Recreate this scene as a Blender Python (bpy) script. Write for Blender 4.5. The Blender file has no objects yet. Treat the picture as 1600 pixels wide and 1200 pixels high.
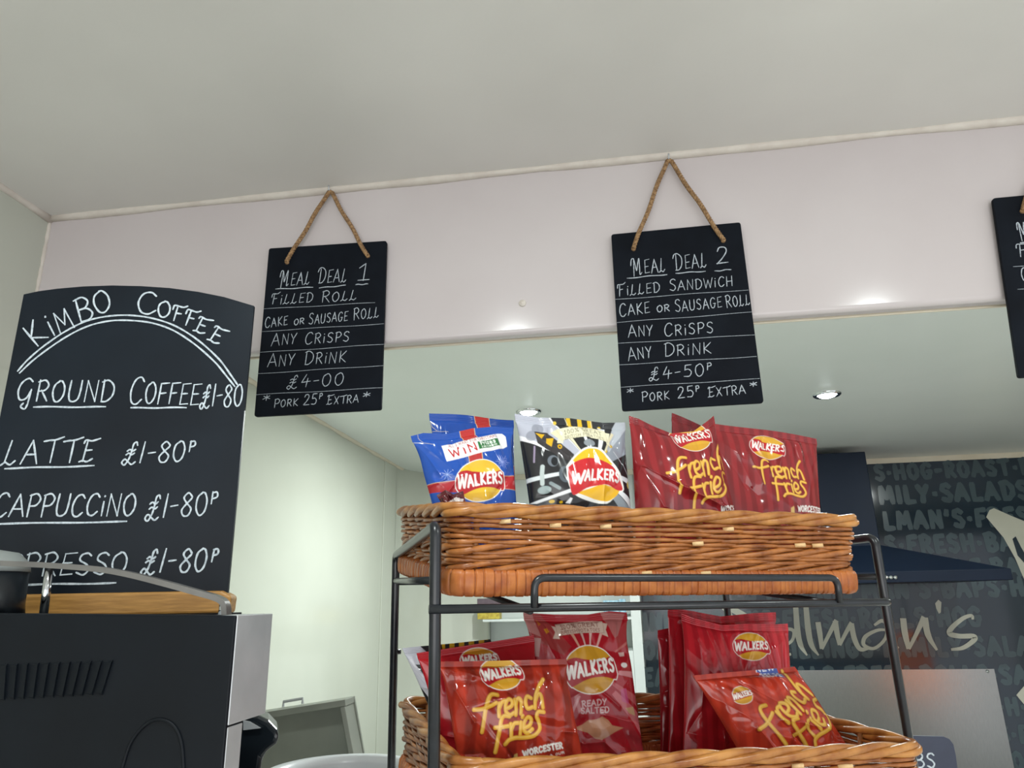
import bpy, math, random
import numpy as np
from mathutils import Vector, Matrix

random.seed(7)
RNG = np.random.default_rng(11)
SC = bpy.context.scene
COL = SC.collection

# ------------------------------------------------------------------ camera, world, lights, exposure
FPX = 1112.0                                   # focal length in pixels of the 1600 x 1200 frame
def unit(v):
    v = np.array(v, float); return v / np.linalg.norm(v)
UP = unit((-78, 3673, -1112))
RIGHT = unit((8308, 513, 1112)); RIGHT = unit(RIGHT - UP * RIGHT.dot(UP))
FWD = np.cross(UP, RIGHT)
ROT = np.array([RIGHT, FWD, UP])               # camera axes -> world axes
EYE = np.array([0.0, 0.0, 1.5])
cam_data = bpy.data.cameras.new('camera')
cam_data.sensor_fit = 'HORIZONTAL'; cam_data.sensor_width = 36.0
cam_data.lens = 36.0 * FPX / 1600.0
cam_data.clip_start = 0.02
cam = bpy.data.objects.new('camera', cam_data); COL.objects.link(cam)
M4 = Matrix([list(ROT[0]) + [EYE[0]], list(ROT[1]) + [EYE[1]], list(ROT[2]) + [EYE[2]], [0, 0, 0, 1]])
cam.matrix_world = M4
SC.camera = cam

SC.view_settings.view_transform = 'Standard'
SC.view_settings.look = 'None'
SC.view_settings.exposure = 0.0
SC.view_settings.gamma = 1.0
SC.view_settings.use_curve_mapping = False

world = bpy.data.worlds.new('world'); SC.world = world; world.use_nodes = True
bg = world.node_tree.nodes['Background']
bg.inputs[0].default_value = (0.93, 0.96, 1.0, 1); bg.inputs[1].default_value = 1.3

def area(name, loc, target, sx, sy, power, col=(1, 1, 1), shape='RECTANGLE'):
    d = bpy.data.lights.new(name, 'AREA'); d.shape = shape; d.size = sx
    if shape == 'RECTANGLE': d.size_y = sy
    d.energy = power; d.color = col
    o = bpy.data.objects.new(name, d); COL.objects.link(o)
    o.location = loc
    o.rotation_euler = (Vector(target) - Vector(loc)).to_track_quat('-Z', 'Y').to_euler()
    return o
# daylight through the open serving side behind the camera
area('daylight', (0.1, -2.4, 1.1), (-.1, 0.9, 2.3), 3.2, 1.6, 40, (1.0, 0.98, 0.95))

def ray(x, y): return ROT @ np.array([x - 800.0, 600.0 - y, -FPX])
def at_plane(x, y, P0, n):
    d = ray(x, y); return EYE + d * (np.dot(np.array(P0) - EYE, n) / np.dot(d, n))
def at_y(x, y, Y): d = ray(x, y); return EYE + d * ((Y - EYE[1]) / d[1])
def at_z(x, y, Z): d = ray(x, y); return EYE + d * ((Z - EYE[2]) / d[2])

# ------------------------------------------------------------------ materials
def lin(h):
    if isinstance(h, str):
        h = h.lstrip('#'); h = [int(h[i:i + 2], 16) / 255 for i in (0, 2, 4)]
    return tuple(c / 12.92 if c <= .04045 else ((c + .055) / 1.055) ** 2.4 for c in h)
def mat(name, c1, c2=None, scale=20.0, rough=.5, metal=0.0, bump=0.0, bscale=None, spec=.5, coat=0.0,
        stretch=None, emit=None, estr=0.0, detail=3.0, attr=None, lo=.35, hi=.65):
    m = bpy.data.materials.new(name); m.use_nodes = True
    nt = m.node_tree; b = nt.nodes['Principled BSDF']
    b.inputs['Roughness'].default_value = rough; b.inputs['Metallic'].default_value = metal
    b.inputs['Specular IOR Level'].default_value = spec
    b.inputs['Coat Weight'].default_value = coat; b.inputs['Coat Roughness'].default_value = .08
    tc = nt.nodes.new('ShaderNodeTexCoord'); mp = nt.nodes.new('ShaderNodeMapping')
    nt.links.new(tc.outputs['Object'], mp.inputs[0])
    if stretch: mp.inputs['Scale'].default_value = stretch
    nz = nt.nodes.new('ShaderNodeTexNoise'); nz.inputs['Scale'].default_value = scale; nz.inputs['Detail'].default_value = detail
    nt.links.new(mp.outputs[0], nz.inputs['Vector'])
    if attr:
        a = nt.nodes.new('ShaderNodeAttribute'); a.attribute_name = attr
        nt.links.new(a.outputs['Color'], b.inputs['Base Color'])
    else:
        r = nt.nodes.new('ShaderNodeValToRGB'); e = r.color_ramp.elements
        e[0].position = lo; e[1].position = hi
        e[0].color = (*lin(c1), 1); e[1].color = (*lin(c2 or c1), 1)
        nt.links.new(nz.outputs['Fac'], r.inputs[0]); nt.links.new(r.outputs[0], b.inputs['Base Color'])
    if bump:
        n2 = nt.nodes.new('ShaderNodeTexNoise'); n2.inputs['Scale'].default_value = bscale or scale * 4
        nt.links.new(mp.outputs[0], n2.inputs['Vector'])
        bp = nt.nodes.new('ShaderNodeBump'); bp.inputs['Strength'].default_value = bump; bp.inputs['Distance'].default_value = .002
        nt.links.new(n2.outputs['Fac'], bp.inputs['Height']); nt.links.new(bp.outputs[0], b.inputs['Normal'])
    if emit:
        b.inputs['Emission Color'].default_value = (*lin(emit), 1); b.inputs['Emission Strength'].default_value = estr
    return m
M = {}
M['ceiling'] = mat('ceiling_panel', '#dbd9d4', '#e1dfda', 3, .45, bump=.05, bscale=150)
M['bulkhead'] = mat('bulkhead_panel', '#c8c0c0', '#cec7c7', 3, .14)
M['cladding'] = mat('cream_cladding', '#bfc2b6', '#c6c9bd', 2, .16, spec=.5)
M['kceil'] = mat('kitchen_ceiling_panel', '#e2e8e3', '#e7ece8', 2, .3)
M['white'] = mat('white_laminate', '#ccd2d0', '#d4d9d6', 4, .35)
M['caulk'] = mat('cream_sealant', '#cfc6bc', '#d9d2c8', 30, .5, bump=.3, bscale=60)
M['cream'] = mat('cream_trim', '#d9cfba', '#e0d7c4', 10, .4)
M['floor'] = mat('grey_vinyl', '#a3a5a2', '#b0b2af', 40, .6)
M['slate'] = mat('slate_black', '#0d1118', '#12171f', 14, .65, bump=.06, bscale=120, spec=.1)
M['slate2'] = mat('chalkboard_black', '#10171f', '#161f28', 6, .4, bump=.03, bscale=200, spec=.2)
M['slate3'] = mat('slate_blue_black', '#2a3145', '#323a50', 14, .5)
M['chalk'] = mat('chalk_white', '#8f97a0', '#b9c1c9', 500, .9, lo=.3, hi=.6)
M['chalk2'] = mat('chalk_pen_white', '#a3b0ba', '#ccd7de', 300, .8, lo=.3, hi=.6)
M['jute'] = mat('jute_rope', '#7d5f41', '#b08d64', 220, .9, bump=.6, bscale=700)
M['steel'] = mat('brushed_steel', '#8d8f8d', '#9a9b99', 30, .26, 1.0, stretch=(40, 1, 1), bump=.04, bscale=60)
M['steel2'] = mat('satin_steel', '#b9bdc0', '#c4c7ca', 20, .4, .35)
M['steel3'] = mat('dull_steel', '#8d9188', '#9b9e95', 9, .45, .3)
M['rail'] = mat('rail_steel', '#7f7d7c', '#8d8b89', 20, .3, .6)
M['copper'] = mat('copper', '#c9794f', '#d98d62', 10, .25, .9)
M['glow'] = mat('glowing_copper', '#b8663c', '#c9794f', 10, .3, .5, emit='#f08a55', estr=2.2)  # glow added so the unseen copper shade shows in the wall reflection
M['chrome'] = mat('chrome', '#c8cccf', '#d6d9db', 5, .12, 1.0)
M['blackmetal'] = mat('black_wire', '#14171c', '#1c2026', 60, .3, spec=.6)
M['machine'] = mat('machine_black', '#090e14', '#0d131a', 8, .5, spec=.2)
M['blackplastic'] = mat('black_plastic', '#10151a', '#161c22', 10, .3)
M['oak'] = mat('oak', '#9c7038', '#c08f4c', 8, .45, stretch=(2, 12, 40), bump=.1, lo=.3, hi=.7)
M['wicker'] = mat('wicker', '#7a4119', '#b5733a', 45, .35, bump=.12, bscale=260, spec=.55, lo=.3, hi=.7)
M['wicker_rim'] = mat('wicker_rim', '#8a4e1f', '#c58a48', 40, .33, bump=.1, bscale=260, spec=.55, lo=.3, hi=.7)
M['wicker_wrap'] = mat('wicker_wrap', '#9a4f22', '#bd7236', 60, .42, bump=.1, bscale=300, lo=.3, hi=.7)
M['cane'] = mat('cut_cane', '#d9b07a', '#e5c492', 80, .5)
M['stake'] = mat('wicker_stake', '#7c4722', '#95602f', 45, .5)
M['hood'] = mat('hood_navy', '#0f1a2a', '#121d2e', 5, .4, spec=.2)
M['vinyl'] = mat('printed_panel', '#142431', '#172836', 4, .09, spec=.5)
M['print'] = mat('printed_grey', '#37474d', '#3e4f55', 8, .2)
M['logo'] = mat('printed_cream', '#b3b3a4', '#bbbbad', 6, .25)
M['film'] = mat('printed_film', '#ffffff', None, 20, .13, spec=.5, coat=.0, attr='print', bump=.03, bscale=40)
M['lamp'] = mat('lamp_glass', '#ffffff', None, 5, .3, emit='#f4fbff', estr=16.0)
M['yellowbox'] = mat('yellow_carton', '#c9b64a', '#a88f35', 60, .5)
M['purplebox'] = mat('purple_card', '#5a4b55', '#6a5a62', 40, .5)
M['bluebox'] = mat('blue_carton', '#6fa3bd', '#b9d3de', 50, .5)
M['brown'] = mat('dark_brown', '#2b241e', '#3a3128', 20, .5)
M['grey'] = mat('grey_plastic', '#8b918f', '#959b99', 12, .4)
M['whiteplastic'] = mat('white_plastic', '#dfe3e8', '#e8ebef', 10, .3)
M['counter'] = mat('counter_laminate', '#e6e6e1', '#ededea', 25, .4)

# ------------------------------------------------------------------ mesh helpers
def obj(name, mesh, m=None, parent=None):
    o = bpy.data.objects.new(name, mesh); COL.objects.link(o)
    if m is not None and not mesh.materials: mesh.materials.append(m)
    if parent is not None: o.parent = parent
    return o
def tag(o, label=None, cat=None, group=None, kind=None):
    if label: o['label'] = label
    if cat: o['category'] = cat
    if group: o['group'] = group
    if kind: o['kind'] = kind
    return o
def empty(name, loc=(0, 0, 0)):
    o = bpy.data.objects.new(name, None); COL.objects.link(o); o.location = loc; o.empty_display_size = .02
    return o
class MB:
    """collects shapes in world space; build() makes one mesh object"""
    def __init__(s): s.v = []; s.f = []
    def add(s, vs, fs):
        k = len(s.v); s.v += [tuple(map(float, p)) for p in vs]; s.f += [tuple(i + k for i in f) for f in fs]; return s
    def box(s, lo, hi, T=None):
        x0, y0, z0 = lo; x1, y1, z1 = hi
        vs = [(x0, y0, z0), (x1, y0, z0), (x1, y1, z0), (x0, y1, z0), (x0, y0, z1), (x1, y0, z1), (x1, y1, z1), (x0, y1, z1)]
        if T is not None: vs = [T(p) for p in vs]
        return s.add(vs, [(0, 3, 2, 1), (4, 5, 6, 7), (0, 1, 5, 4), (1, 2, 6, 5), (2, 3, 7, 6), (3, 0, 4, 7)])
    def prism(s, front, offset):
        n = len(front); off = np.array(offset, float)
        a = [np.array(p, float) for p in front]; b = [p + off for p in a]
        return s.add(a + b, [tuple(range(n)), tuple(range(2 * n - 1, n - 1, -1))] + [(i, n + i, n + (i + 1) % n, (i + 1) % n) for i in range(n)])
    def tube(s, pts, r, n=8, closed=False, caps=True, flat=None):
        P = np.array(pts, float); N = len(P)
        if np.isscalar(r): r = np.full(N, float(r))
        if closed: T = np.roll(P, -1, 0) - np.roll(P, 1, 0)
        else: T = np.gradient(P, axis=0)
        T /= np.linalg.norm(T, axis=1)[:, None] + 1e-12
        ref = np.array([0, 0, 1.0]) if abs(T[0][2]) < .9 else np.array([1.0, 0, 0])
        vs = []; prev = None
        for i in range(N):
            if prev is None: a = np.cross(T[i], ref)
            else: a = prev - T[i] * prev.dot(T[i])
            a /= np.linalg.norm(a) + 1e-12; prev = a; b = np.cross(T[i], a)
            for j in range(n):
                t = 2 * math.pi * j / n; vs.append(P[i] + r[i] * (math.cos(t) * a + math.sin(t) * b))
        fs = []
        for i in range(N if closed else N - 1):
            k = (i + 1) % N
            for j in range(n): fs.append((i * n + j, i * n + (j + 1) % n, k * n + (j + 1) % n, k * n + j))
        if not closed and caps: fs += [tuple(range(n - 1, -1, -1)), tuple((N - 1) * n + j for j in range(n))]
        return s.add(vs, fs)
    def lathe(s, prof, c, n=32, axis=(0, 0, 1)):
        ax = unit(axis); e1 = unit(np.cross(ax, (0, 1, 0) if abs(ax[1]) < .9 else (1, 0, 0))); e2 = np.cross(ax, e1); c = np.array(c, float)
        vs = []; m = len(prof)
        for r, h in prof:
            for j in range(n):
                t = 2 * math.pi * j / n; vs.append(c + ax * h + r * (math.cos(t) * e1 + math.sin(t) * e2))
        fs = [(i * n + j, i * n + (j + 1) % n, (i + 1) * n + (j + 1) % n, (i + 1) * n + j) for i in range(m - 1) for j in range(n)]
        return s.add(vs, fs)
    def ribbon(s, pts, w, nrm):
        """flat chalk stroke lying on a surface"""
        P = np.array(pts, float)
        keep = [0] + [i for i in range(1, len(P)) if np.linalg.norm(P[i] - P[i - 1]) > 1e-7]; P = P[keep]
        if len(P) < 2: return s
        D = np.diff(P, axis=0); D /= np.linalg.norm(D, axis=1)[:, None]
        for i in range(1, len(P) - 1):                      # a sharp corner: two strokes, one laid on the other
            if D[i - 1].dot(D[i]) < .72:
                s.ribbon(P[:i + 1], w, nrm); return s.ribbon(P[i:] + np.array(nrm) * .00012, w, nrm)
        T = np.gradient(P, axis=0); T /= np.linalg.norm(T, axis=1)[:, None] + 1e-12
        S = np.cross(T, nrm); N = len(P)
        P += np.array(nrm) * (np.linspace(0, .00009, N) + .0)[:, None]
        P[0] -= T[0] * w * .35; P[-1] += T[-1] * w * .35
        ww = w * (1 + .12 * np.sin(np.arange(N) * 1.3 + P[0][0] * 900)); ww[0] *= .7; ww[-1] *= .7
        vs = [p for i in range(N) for p in (P[i] - S[i] * ww[i] / 2, P[i] + S[i] * ww[i] / 2)]
        return s.add(vs, [(2 * i, 2 * i + 1, 2 * i + 3, 2 * i + 2) for i in range(N - 1)])
    def build(s, name, m, parent=None, smooth=False, bevel=0, seg=2):
        me = bpy.data.meshes.new(name); me.from_pydata(s.v, [], s.f); me.update()
        if smooth:
            me.polygons.foreach_set('use_smooth', [True] * len(me.polygons))
        o = obj(name, me, m, parent)
        if bevel:
            b = o.modifiers.new('bevel', 'BEVEL'); b.width = bevel; b.segments = seg; b.limit_method = 'ANGLE'
        return o
def catmull(pts, n=6):
    P = [np.array(p, float) for p in pts]
    if len(P) < 3: return P
    P = [2 * P[0] - P[1]] + P + [2 * P[-1] - P[-2]]; out = []
    for i in range(1, len(P) - 2):
        a, b, c, d = P[i - 1:i + 3]
        for k in range(n):
            t = k / n
            out.append(.5 * (2 * b + (c - a) * t + (2 * a - 5 * b + 4 * c - d) * t * t + (3 * b - a - 3 * c + d) * t ** 3))
    out.append(P[-2]); return out
def structure(name, mb, m, **k): return tag(mb.build(name, m, **k), kind='structure')

# ------------------------------------------------------------------ stroke alphabet (written as 10 x 10 boxes)
GLYPH = {
 'A': (8, '0,0 4,10 8,0;1.6,3.6 6.6,3.6'), 'B': (7, '1,0 1,10;~0,9.6 4,10.2 6.2,8 4.5,5.6 1.4,5.2 5,5 7,2.6 5,.2 1,0'),
 'C': (7, '~6.8,8.4 5,10 2.2,9 .6,5 1.6,1 4.2,0 6.8,1.8'), 'D': (7.5, '1.2,0 1.2,10;~0,9.4 3.5,10.2 7,7.4 7,3 4,.2 1,0'),
 'E': (6, '6.4,10 1.2,9.6 .8,0 6,.3;.9,5 5,5.2'), 'F': (6, '6.6,10 1.2,9.6 .8,0;.9,5 5,5.4'),
 'G': (7.5, '~6.8,8.4 4.6,10 1.6,8.4 .5,4.6 2,.6 5,.4 6.9,4;4.4,4.4 7.4,4.4'), 'H': (7.5, '.8,0 .8,10;6.8,0 6.8,10;.8,5 6.8,5.2'),
 'I': (2, '1,0 1,10'), 'K': (7, '1,0 1,10;6.6,10 1,4.6 6.8,0'), 'L': (6, '1,10 .8,0 6,.2'), 'M': (9, '.4,0 1.4,10 4.5,3 7.6,10 8.6,0'),
 'N': (7.5, '.6,0 .9,10 6.6,0 6.9,10'), 'O': (7.5, '~3.8,10 1.2,8 .6,4.4 2.2,.6 4.6,.2 6.8,3 6.8,7 5,9.7 3.4,10'),
 'P': (6.5, '1,0 1,10;~.2,9.4 4,10.2 6.4,7.8 4.6,5 1,4.6'), 'R': (7, '1,0 1,10;~.2,9.4 4,10.2 6.2,7.8 4.4,5.4 1,5;2.8,5.1 6.8,0'),
 'S': (6.5, '~6,8.8 4.2,10 1.6,9.2 1.2,6.8 4.6,4.8 6,2.4 4,.1 .6,1.2'), 'T': (7.5, '3.8,0 3.8,9.8;0,9.6 7.6,10.2'),
 'U': (7.5, '~.8,10 .6,4 1.6,.6 4,0 6.2,1.4 6.9,5 7,10'), 'W': (10, '0,10 2.4,0 5,8 7.4,0 10,10'), 'X': (7, '.4,0 6.6,10;.4,10 6.6,0'),
 'Y': (7, '.2,10 3.4,4.6;6.8,10 3.4,4.6 2.6,0'), 'Z': (7, '.4,10 6.6,10 .4,0 6.8,0'),
 'a': (6.5, '~5.6,5.6 3,6.6 .8,3.6 1.8,.4 4,.8 5.6,3.6;5.8,6.4 5.7,0'), 'i': (2, '1,0 1,6.4;1,8.8 1.15,9.2'), 'e': (6, '~.8,3.4 5,3.6 4.6,6 2.6,6.6 .8,4.4 1,1.4 3,0 5.6,1'),
 'r': (4.6, '1,0 .9,6.4;~1,4 2.4,6 4.6,6.2'), 'z': (5.4, '.4,6.4 5,6.4 .4,0 5.2,0'), 's': (5.2, '~4.8,5.6 2.6,6.6 1,5 4,3 4.6,1.2 2.4,0 .4,.8'),
 'P2': (5, '1,0 1,10'), '0': (7, '~3.6,10 1,7.8 .8,3 3,0 5.6,1.6 6.4,6 5,9.4 3.4,10'), '1': (4, '0,7.6 2.6,10 2.6,0;0,0 5,0'), '!': (2.4, '1.6,10 .8,0'),
 '2': (6.5, '~.8,7.6 2,9.8 4.8,9.6 5.6,7.2 3.4,3.4 .4,.2;.4,.2 6.4,.3'), '4': (7, '3.4,10 .6,3.6 7,4.4;5,7 4.4,0'), '5': (6.5, '6,10 1.6,9.8 1.2,5.8;~1.2,5.8 4,6.2 6,3.8 4.6,.6 .6,.6'),
 '8': (6.5, '~5.6,8.4 3.4,10 1.2,8 3,5.6 5.8,3 4.6,.2 2,.2 .8,2.6 3,5.2 5.4,7.4 5.6,8.4'), '3': (6, '~.6,9 3,10 5.2,8.4 4.4,6 2.4,5.2 5,4.6 5.8,2.2 3.4,0 .4,1'),
 '-': (4.6, '.4,4.6 4.2,5'), "'": (2, '1.4,10 .8,7.6'), '.': (2, '.8,0 1.2,.4'), '*': (5, '2.5,8.8 2.5,3.6;.4,7.6 4.6,4.8;.4,4.8 4.6,7.6'),
 '·': (2.6, '.8,4.6 1.8,4.6'), '%': (8, '7,10 1,0;~2,10 .6,8.4 2,6.6 3.4,8.4 2,10;~6,3.6 4.6,1.8 6,0 7.4,1.8 6,3.6'),
 '£': (8, '~7,8.4 6.2,10 4.8,9 4.4,5.6 3.6,1.8 1.8,-1 .2,.2 1.6,1.8 3.6,.4 5.6,-.8 7.4,.4;~2,5.8 3.4,6.6 5,5.8 6.4,6.6;~1.8,3.9 3.2,4.7 4.8,3.9 6.2,4.7'),
 'p': (4, '.6,4.6 .8,9.8;~.4,9.6 2.8,9.8 3.2,7.8 .8,7'),
 # swash capitals of the sign writer
 'l': (6.6, '2.4,10 1,.6;~-.6,-.4 1.2,.8 2.6,.2 4,-.2 6,1.4'), 'f': (6.6, '1.8,9.6 1.4,0;~-.6,6.8 -.2,9.6 2,9.8 5,9.8 7.2,11.2;1.6,5 4.6,5.3'),
 't': (7.5, '4.4,0 4.6,9.6;~-.6,9.2 2,9.6 5,9.8 9,11'), 'x': (6.6, '2,9.4 1.2,.4;~.2,8.4 1,9.8 4,9.4 8,10.4;1.6,5 4.8,5.2;~-.4,0 1.4,.5 3.4,0 6,1.2'),
 'g': (8, '~6.8,8.6 4.6,10 1.6,8.2 .5,4.6 2,1.2 5,1.6 6.9,5;6.8,5 6.4,-1;~6.4,-1 5.4,-3.2 3.2,-2.2 4.2,-.8'),
 'm': (10.5, '1.6,-1 2.2,10;~-.8,6 0,9.6 2.2,10 4,5 4.8,2.6 6.4,7 7.8,10 8,5 8,0 10,1'),
 'd': (9, '2.4,0 2.6,9.4;~-.6,7.6 1,10 4.6,10.2 8,7.6 7.8,3.2 5,.4 1.4,.2'),
}
def strokes(ch):
    w, s = GLYPH.get(ch, (4, ''))
    out = []
    for part in s.split(';'):
        if not part: continue
        sm = part[0] == '~'
        pts = [tuple(float(c) / 10 for c in q.split(',')) for q in part.lstrip('~').split()]
        out.append(catmull(pts, 5) if sm else pts)
    return w / 10, out
def layout(text, gap=.2, small=1.0, space=.6):
    """-> list of polylines in units of the cap height, and total width; ^ before a letter raises and shrinks it"""
    x = 0; out = []; sup = False; first = True
    for ch in text:
        if ch == ' ': x += space; first = True; continue
        if ch == '^': sup = True; continue
        w, st = strokes(ch)
        k = 1.0 if first else small
        for s in st:
            out.append([(x + p[0] * k, p[1] * k) for p in s])
        x += w * k + gap; first = False
    return out, x - gap
# ------------------------------------------------------------------ room shell
LX, BY, ZC, ZB, KC, KY = -1.157, 1.2, 2.30, 1.961, 2.206, 4.16
structure('floor', MB().box((LX - .05, -3.2, -.05), (3.4, KY + .1, 0)), M['floor'])
structure('ceiling', MB().box((LX - .05, -3.2, ZC), (3.4, BY + .02, ZC + .05)), M['ceiling'])
structure('wall_left', MB().box((LX - .05, -3.2, 0), (LX, KY + .1, ZC + .02)), M['cladding'])
structure('wall_front', MB().box((LX - .002, BY, ZB), (3.4, BY + .03, ZC + .02)), M['bulkhead'], bevel=.009, seg=6)
structure('ceiling_kitchen', MB().box((LX - .02, BY + .02, KC), (3.4, KY + .1, KC + .05)), M['kceil'])
structure('wall_back', MB().box((LX - .05, KY, 0), (3.4, KY + .06, KC + .03)), M['white'])
structure('wall_right', MB().box((3.35, BY, 0), (3.42, KY + .1, ZC + .02)), M['cladding'])
# glossy rolled bottom edge of the bulkhead
structure('trim_1', MB().box((LX, BY + .0305, ZB - .001), (3.35, BY + .036, KC - .001)), M['cream'], bevel=.001)
def bead(name, a, b, r, m, amp=.0012):
    a = np.array(a); b = np.array(b); n = 90
    pts = [a + (b - a) * i / n for i in range(n + 1)]
    rr = np.array([r * (1 + .25 * math.sin(i * .7) * math.sin(i * .23) + .15 * random.random()) for i in range(n + 1)])
    structure(name, MB().tube(pts, rr, 8), m, smooth=True)
bead('trim_2', (LX, BY - .002, ZC - .001), (3.35, BY - .002, ZC - .001), .0085, M['caulk'])
bead('trim_3', (LX + .001, -3.1, ZC - .002), (LX + .001, BY, ZC - .002), .010, M['caulk'])
bead('trim_4', (LX + .001, BY, ZB), (LX + .001, BY, ZC), .004, M['caulk'])
bead('trim_5', (LX + .001, BY + .03, KC - .001), (LX + .001, KY, KC - .001), .010, M['cream'])
structure('trim_6', MB().box((LX, KY - .02, KC - .03), (3.35, KY, KC - .0005)), M['cream'])
structure('trim_7', MB().box((LX, 3.49, 0), (LX + .005, 3.515, KC - .01)), M['cladding'], bevel=.002)
# boxed-in column in the far corner of the kitchen
_arc = [(LX + .001 + .426 * (1 - math.cos(t)) ** 1.0, 3.70 + .40 * math.sin(t)) for t in np.linspace(0, math.pi / 2, 24)]
structure('trim_8', MB().add([(x, y, 0) for x, y in _arc] + [(x, y, KC) for x, y in _arc], [(i, i + 1, 25 + i, 24 + i) for i in range(23)])
          .box((LX + .42, 4.09, 0), (-.73, KY - .0005, KC)), M['cladding'], smooth=True)

# lamps ------------------------------------------------------------
def downlight(x, y, z, label, power, seen=True, group='round recessed lamps in the ceilings'):
    root = empty('ceiling_downlight', (x, y, z)); tag(root, label, 'ceiling light', group)
    ring = MB().lathe([(.034, -.001), (.036, -.006), (.044, -.008), (.049, -.005), (.050, .0)], (0, 0, 0), 40).build('ring', M['chrome'], root, True)
    MB().lathe([(.0001, -.015), (.014, -.0138), (.026, -.0100), (.035, -.003)], (0, 0, 0), 32).build('lens', M['lamp'], root, True)
    d = bpy.data.lights.new('downlight_lamp', 'AREA'); d.shape = 'DISK'; d.size = .05; d.energy = power; d.color = (.93, 1.0, .97)
    l = bpy.data.objects.new('downlight_lamp', d); COL.objects.link(l); l.location = (x, y, z - .0165)
    return root
KP, FP = 19, 5.4
LA, LBp = at_z(1292, 616, KC), at_z(826, 643, KC)
downlight(LA[0], LA[1], KC, 'glowing round ceiling lamp to the right below the second menu slate', KP * .72)
downlight(LBp[0], LBp[1], KC, 'round chrome ceiling lamp peeping out above the black crisp packet', KP * 1.45)
for x in (1.857,): downlight(x, 2.595, KC, 'round kitchen ceiling lamp beyond the right edge of view', KP * .6)
for x in (-.28, .79): downlight(x, .28, ZC, 'round lamp in the front ceiling above the counter', FP)

# back of the kitchen ------------------------------------------------
def W(x, y, Y=KY - .02): return at_y(x, y, Y)
VX0 = W(1004, 960)[0]
panel = MB().box((VX0, KY - .02, .3), (3.3, KY - .0005, KC - .031)).build('wall_panel', M['vinyl'])
tag(panel, 'dark navy printed wall panel covered in grey capital words, behind the cooker hood', 'wall panel')
def block_words(text, loc, h, name, m, parent, xs=.655):
    st, tw = layout(text, .36, 1.0, .5); mb = MB(); nrm = np.array([0, -1.0, 0])
    for k, q in enumerate(st):
        pts = [np.array([loc[0] + p[0] * h * xs, loc[1] - .0001 * (k % 6), loc[2] + h * (.12 + .79 * p[1])]) for p in q]
        out = []
        for a, b in zip(pts[:-1], pts[1:]): out += [a + (b - a) * t for t in ((0, .06, .5, .94) if len(q) < 6 else (0,))]
        mb.ribbon(out + [pts[-1]], h * .26, nrm)
    return mb.build(name, m, parent)
rows = [(1366, 753, "S·HOG-ROAST·BAPS·FAMILY"), (1374, 790, "MILY·SALADS·ROAST"), (1381, 830, "LMAN'S·FRESH·HOG"), (1383, 868, "S·FRESH·BAPS·HOG"),
        (1388, 907, "ROAST·F·BAPS"), (1004, 945, "KES·CAKES·PANINIS·MAN'S·BAPS·HOG"), (1004, 988, "INKS·DRINKS·FRESH·ROLLS·HOG"), (1004, 1032, "OAST·FRESH·FILLINGS·FAMILY·SALADS"),
        (1004, 1074, "EATS·HOME·MEALS·FRESH·ROLLS·SALAD"), (1560, 1120, "·H·SALADS"), (1560, 1163, "S·FRESH"), (1560, 1205, "ROAST")]
for px, py, s in rows:
    p = W(px, py); q = W(px, py - 31)
    block_words(s, (p[0] + .012, KY - .0208, p[2]), min(q[2], KC - .034) - p[2], 'printed_words', M['print'], panel)
# large cream script of the same panel
lg = MB(); NY = np.array([0, -1.0, 0])
LAY = [0]
def brush(pts, ws, Y=KY - .0224):
    LAY[0] += 1; Y -= .00012 * LAY[0]
    P = [np.array(W(x, y, Y)) for x, y in pts]
    C = catmull(P, 8); k = np.interp(np.linspace(0, len(ws) - 1, len(C)), range(len(ws)), ws) * 4.16 / 1112 * 1.02
    C = np.array(C); T = np.gradient(C, axis=0); T /= np.linalg.norm(T, axis=1)[:, None] + 1e-9; S = np.cross(T, NY); n = len(C)
    lg.add([p for i in range(n) for p in (C[i] - S[i] * k[i] / 2, C[i] + S[i] * k[i] / 2)], [(2 * i, 2 * i + 1, 2 * i + 3, 2 * i + 2) for i in range(n - 1)])
def poly(pts, Y=KY - .0224): lg.add([W(x, y, Y) for x, y in pts], [tuple(range(len(pts)))])
brush([(1131, 948), (1140, 962), (1150, 1010), (1148, 1060)], [8, 8, 7, 5]); brush([(1128, 948), (1150, 955), (1175, 972), (1196, 1000), (1196, 1035), (1170, 1060)], [5, 9, 9, 7, 6, 4])
brush([(1226, 1010), (1238, 1000), (1240, 986), (1228, 984), (1216, 1000), (1218, 1024), (1236, 1022)], [3, 4, 5, 4, 6, 6, 3])
brush([(1243, 945), (1246, 985), (1251, 1008), (1261, 1024)], [7, 8, 7, 2]); brush([(1259, 945), (1263, 985), (1268, 1008), (1279, 1024)], [7, 8, 7, 2])
brush([(1278, 972), (1281, 990), (1284, 1014)], [7, 7, 5]); brush([(1284, 1014), (1296, 990), (1307, 969)], [4, 5, 6]); brush([(1305, 970), (1308, 990), (1312, 1008)], [7, 7, 5])
brush([(1312, 1008), (1322, 988), (1331, 973)], [4, 5, 6]); brush([(1330, 974), (1335, 998), (1344, 1014), (1358, 1013)], [7, 7, 6, 3])
brush([(1366, 977), (1378, 970), (1386, 978), (1383, 998), (1366, 1013), (1350, 1008), (1352, 995), (1370, 985), (1386, 984)], [3, 5, 5, 4, 4, 5, 5, 4, 3])
brush([(1385, 984), (1390, 1000), (1404, 1013)], [5, 6, 3]); brush([(1411, 966), (1414, 990), (1420, 1014)], [8, 8, 6]); brush([(1420, 1014), (1432, 990), (1444, 964)], [4, 5, 7])
brush([(1445, 965), (1450, 992), (1464, 1016)], [8, 8, 3]); poly([(1461, 943), (1466, 937), (1471, 941), (1470, 957), (1467, 959), (1463, 951)])
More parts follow.
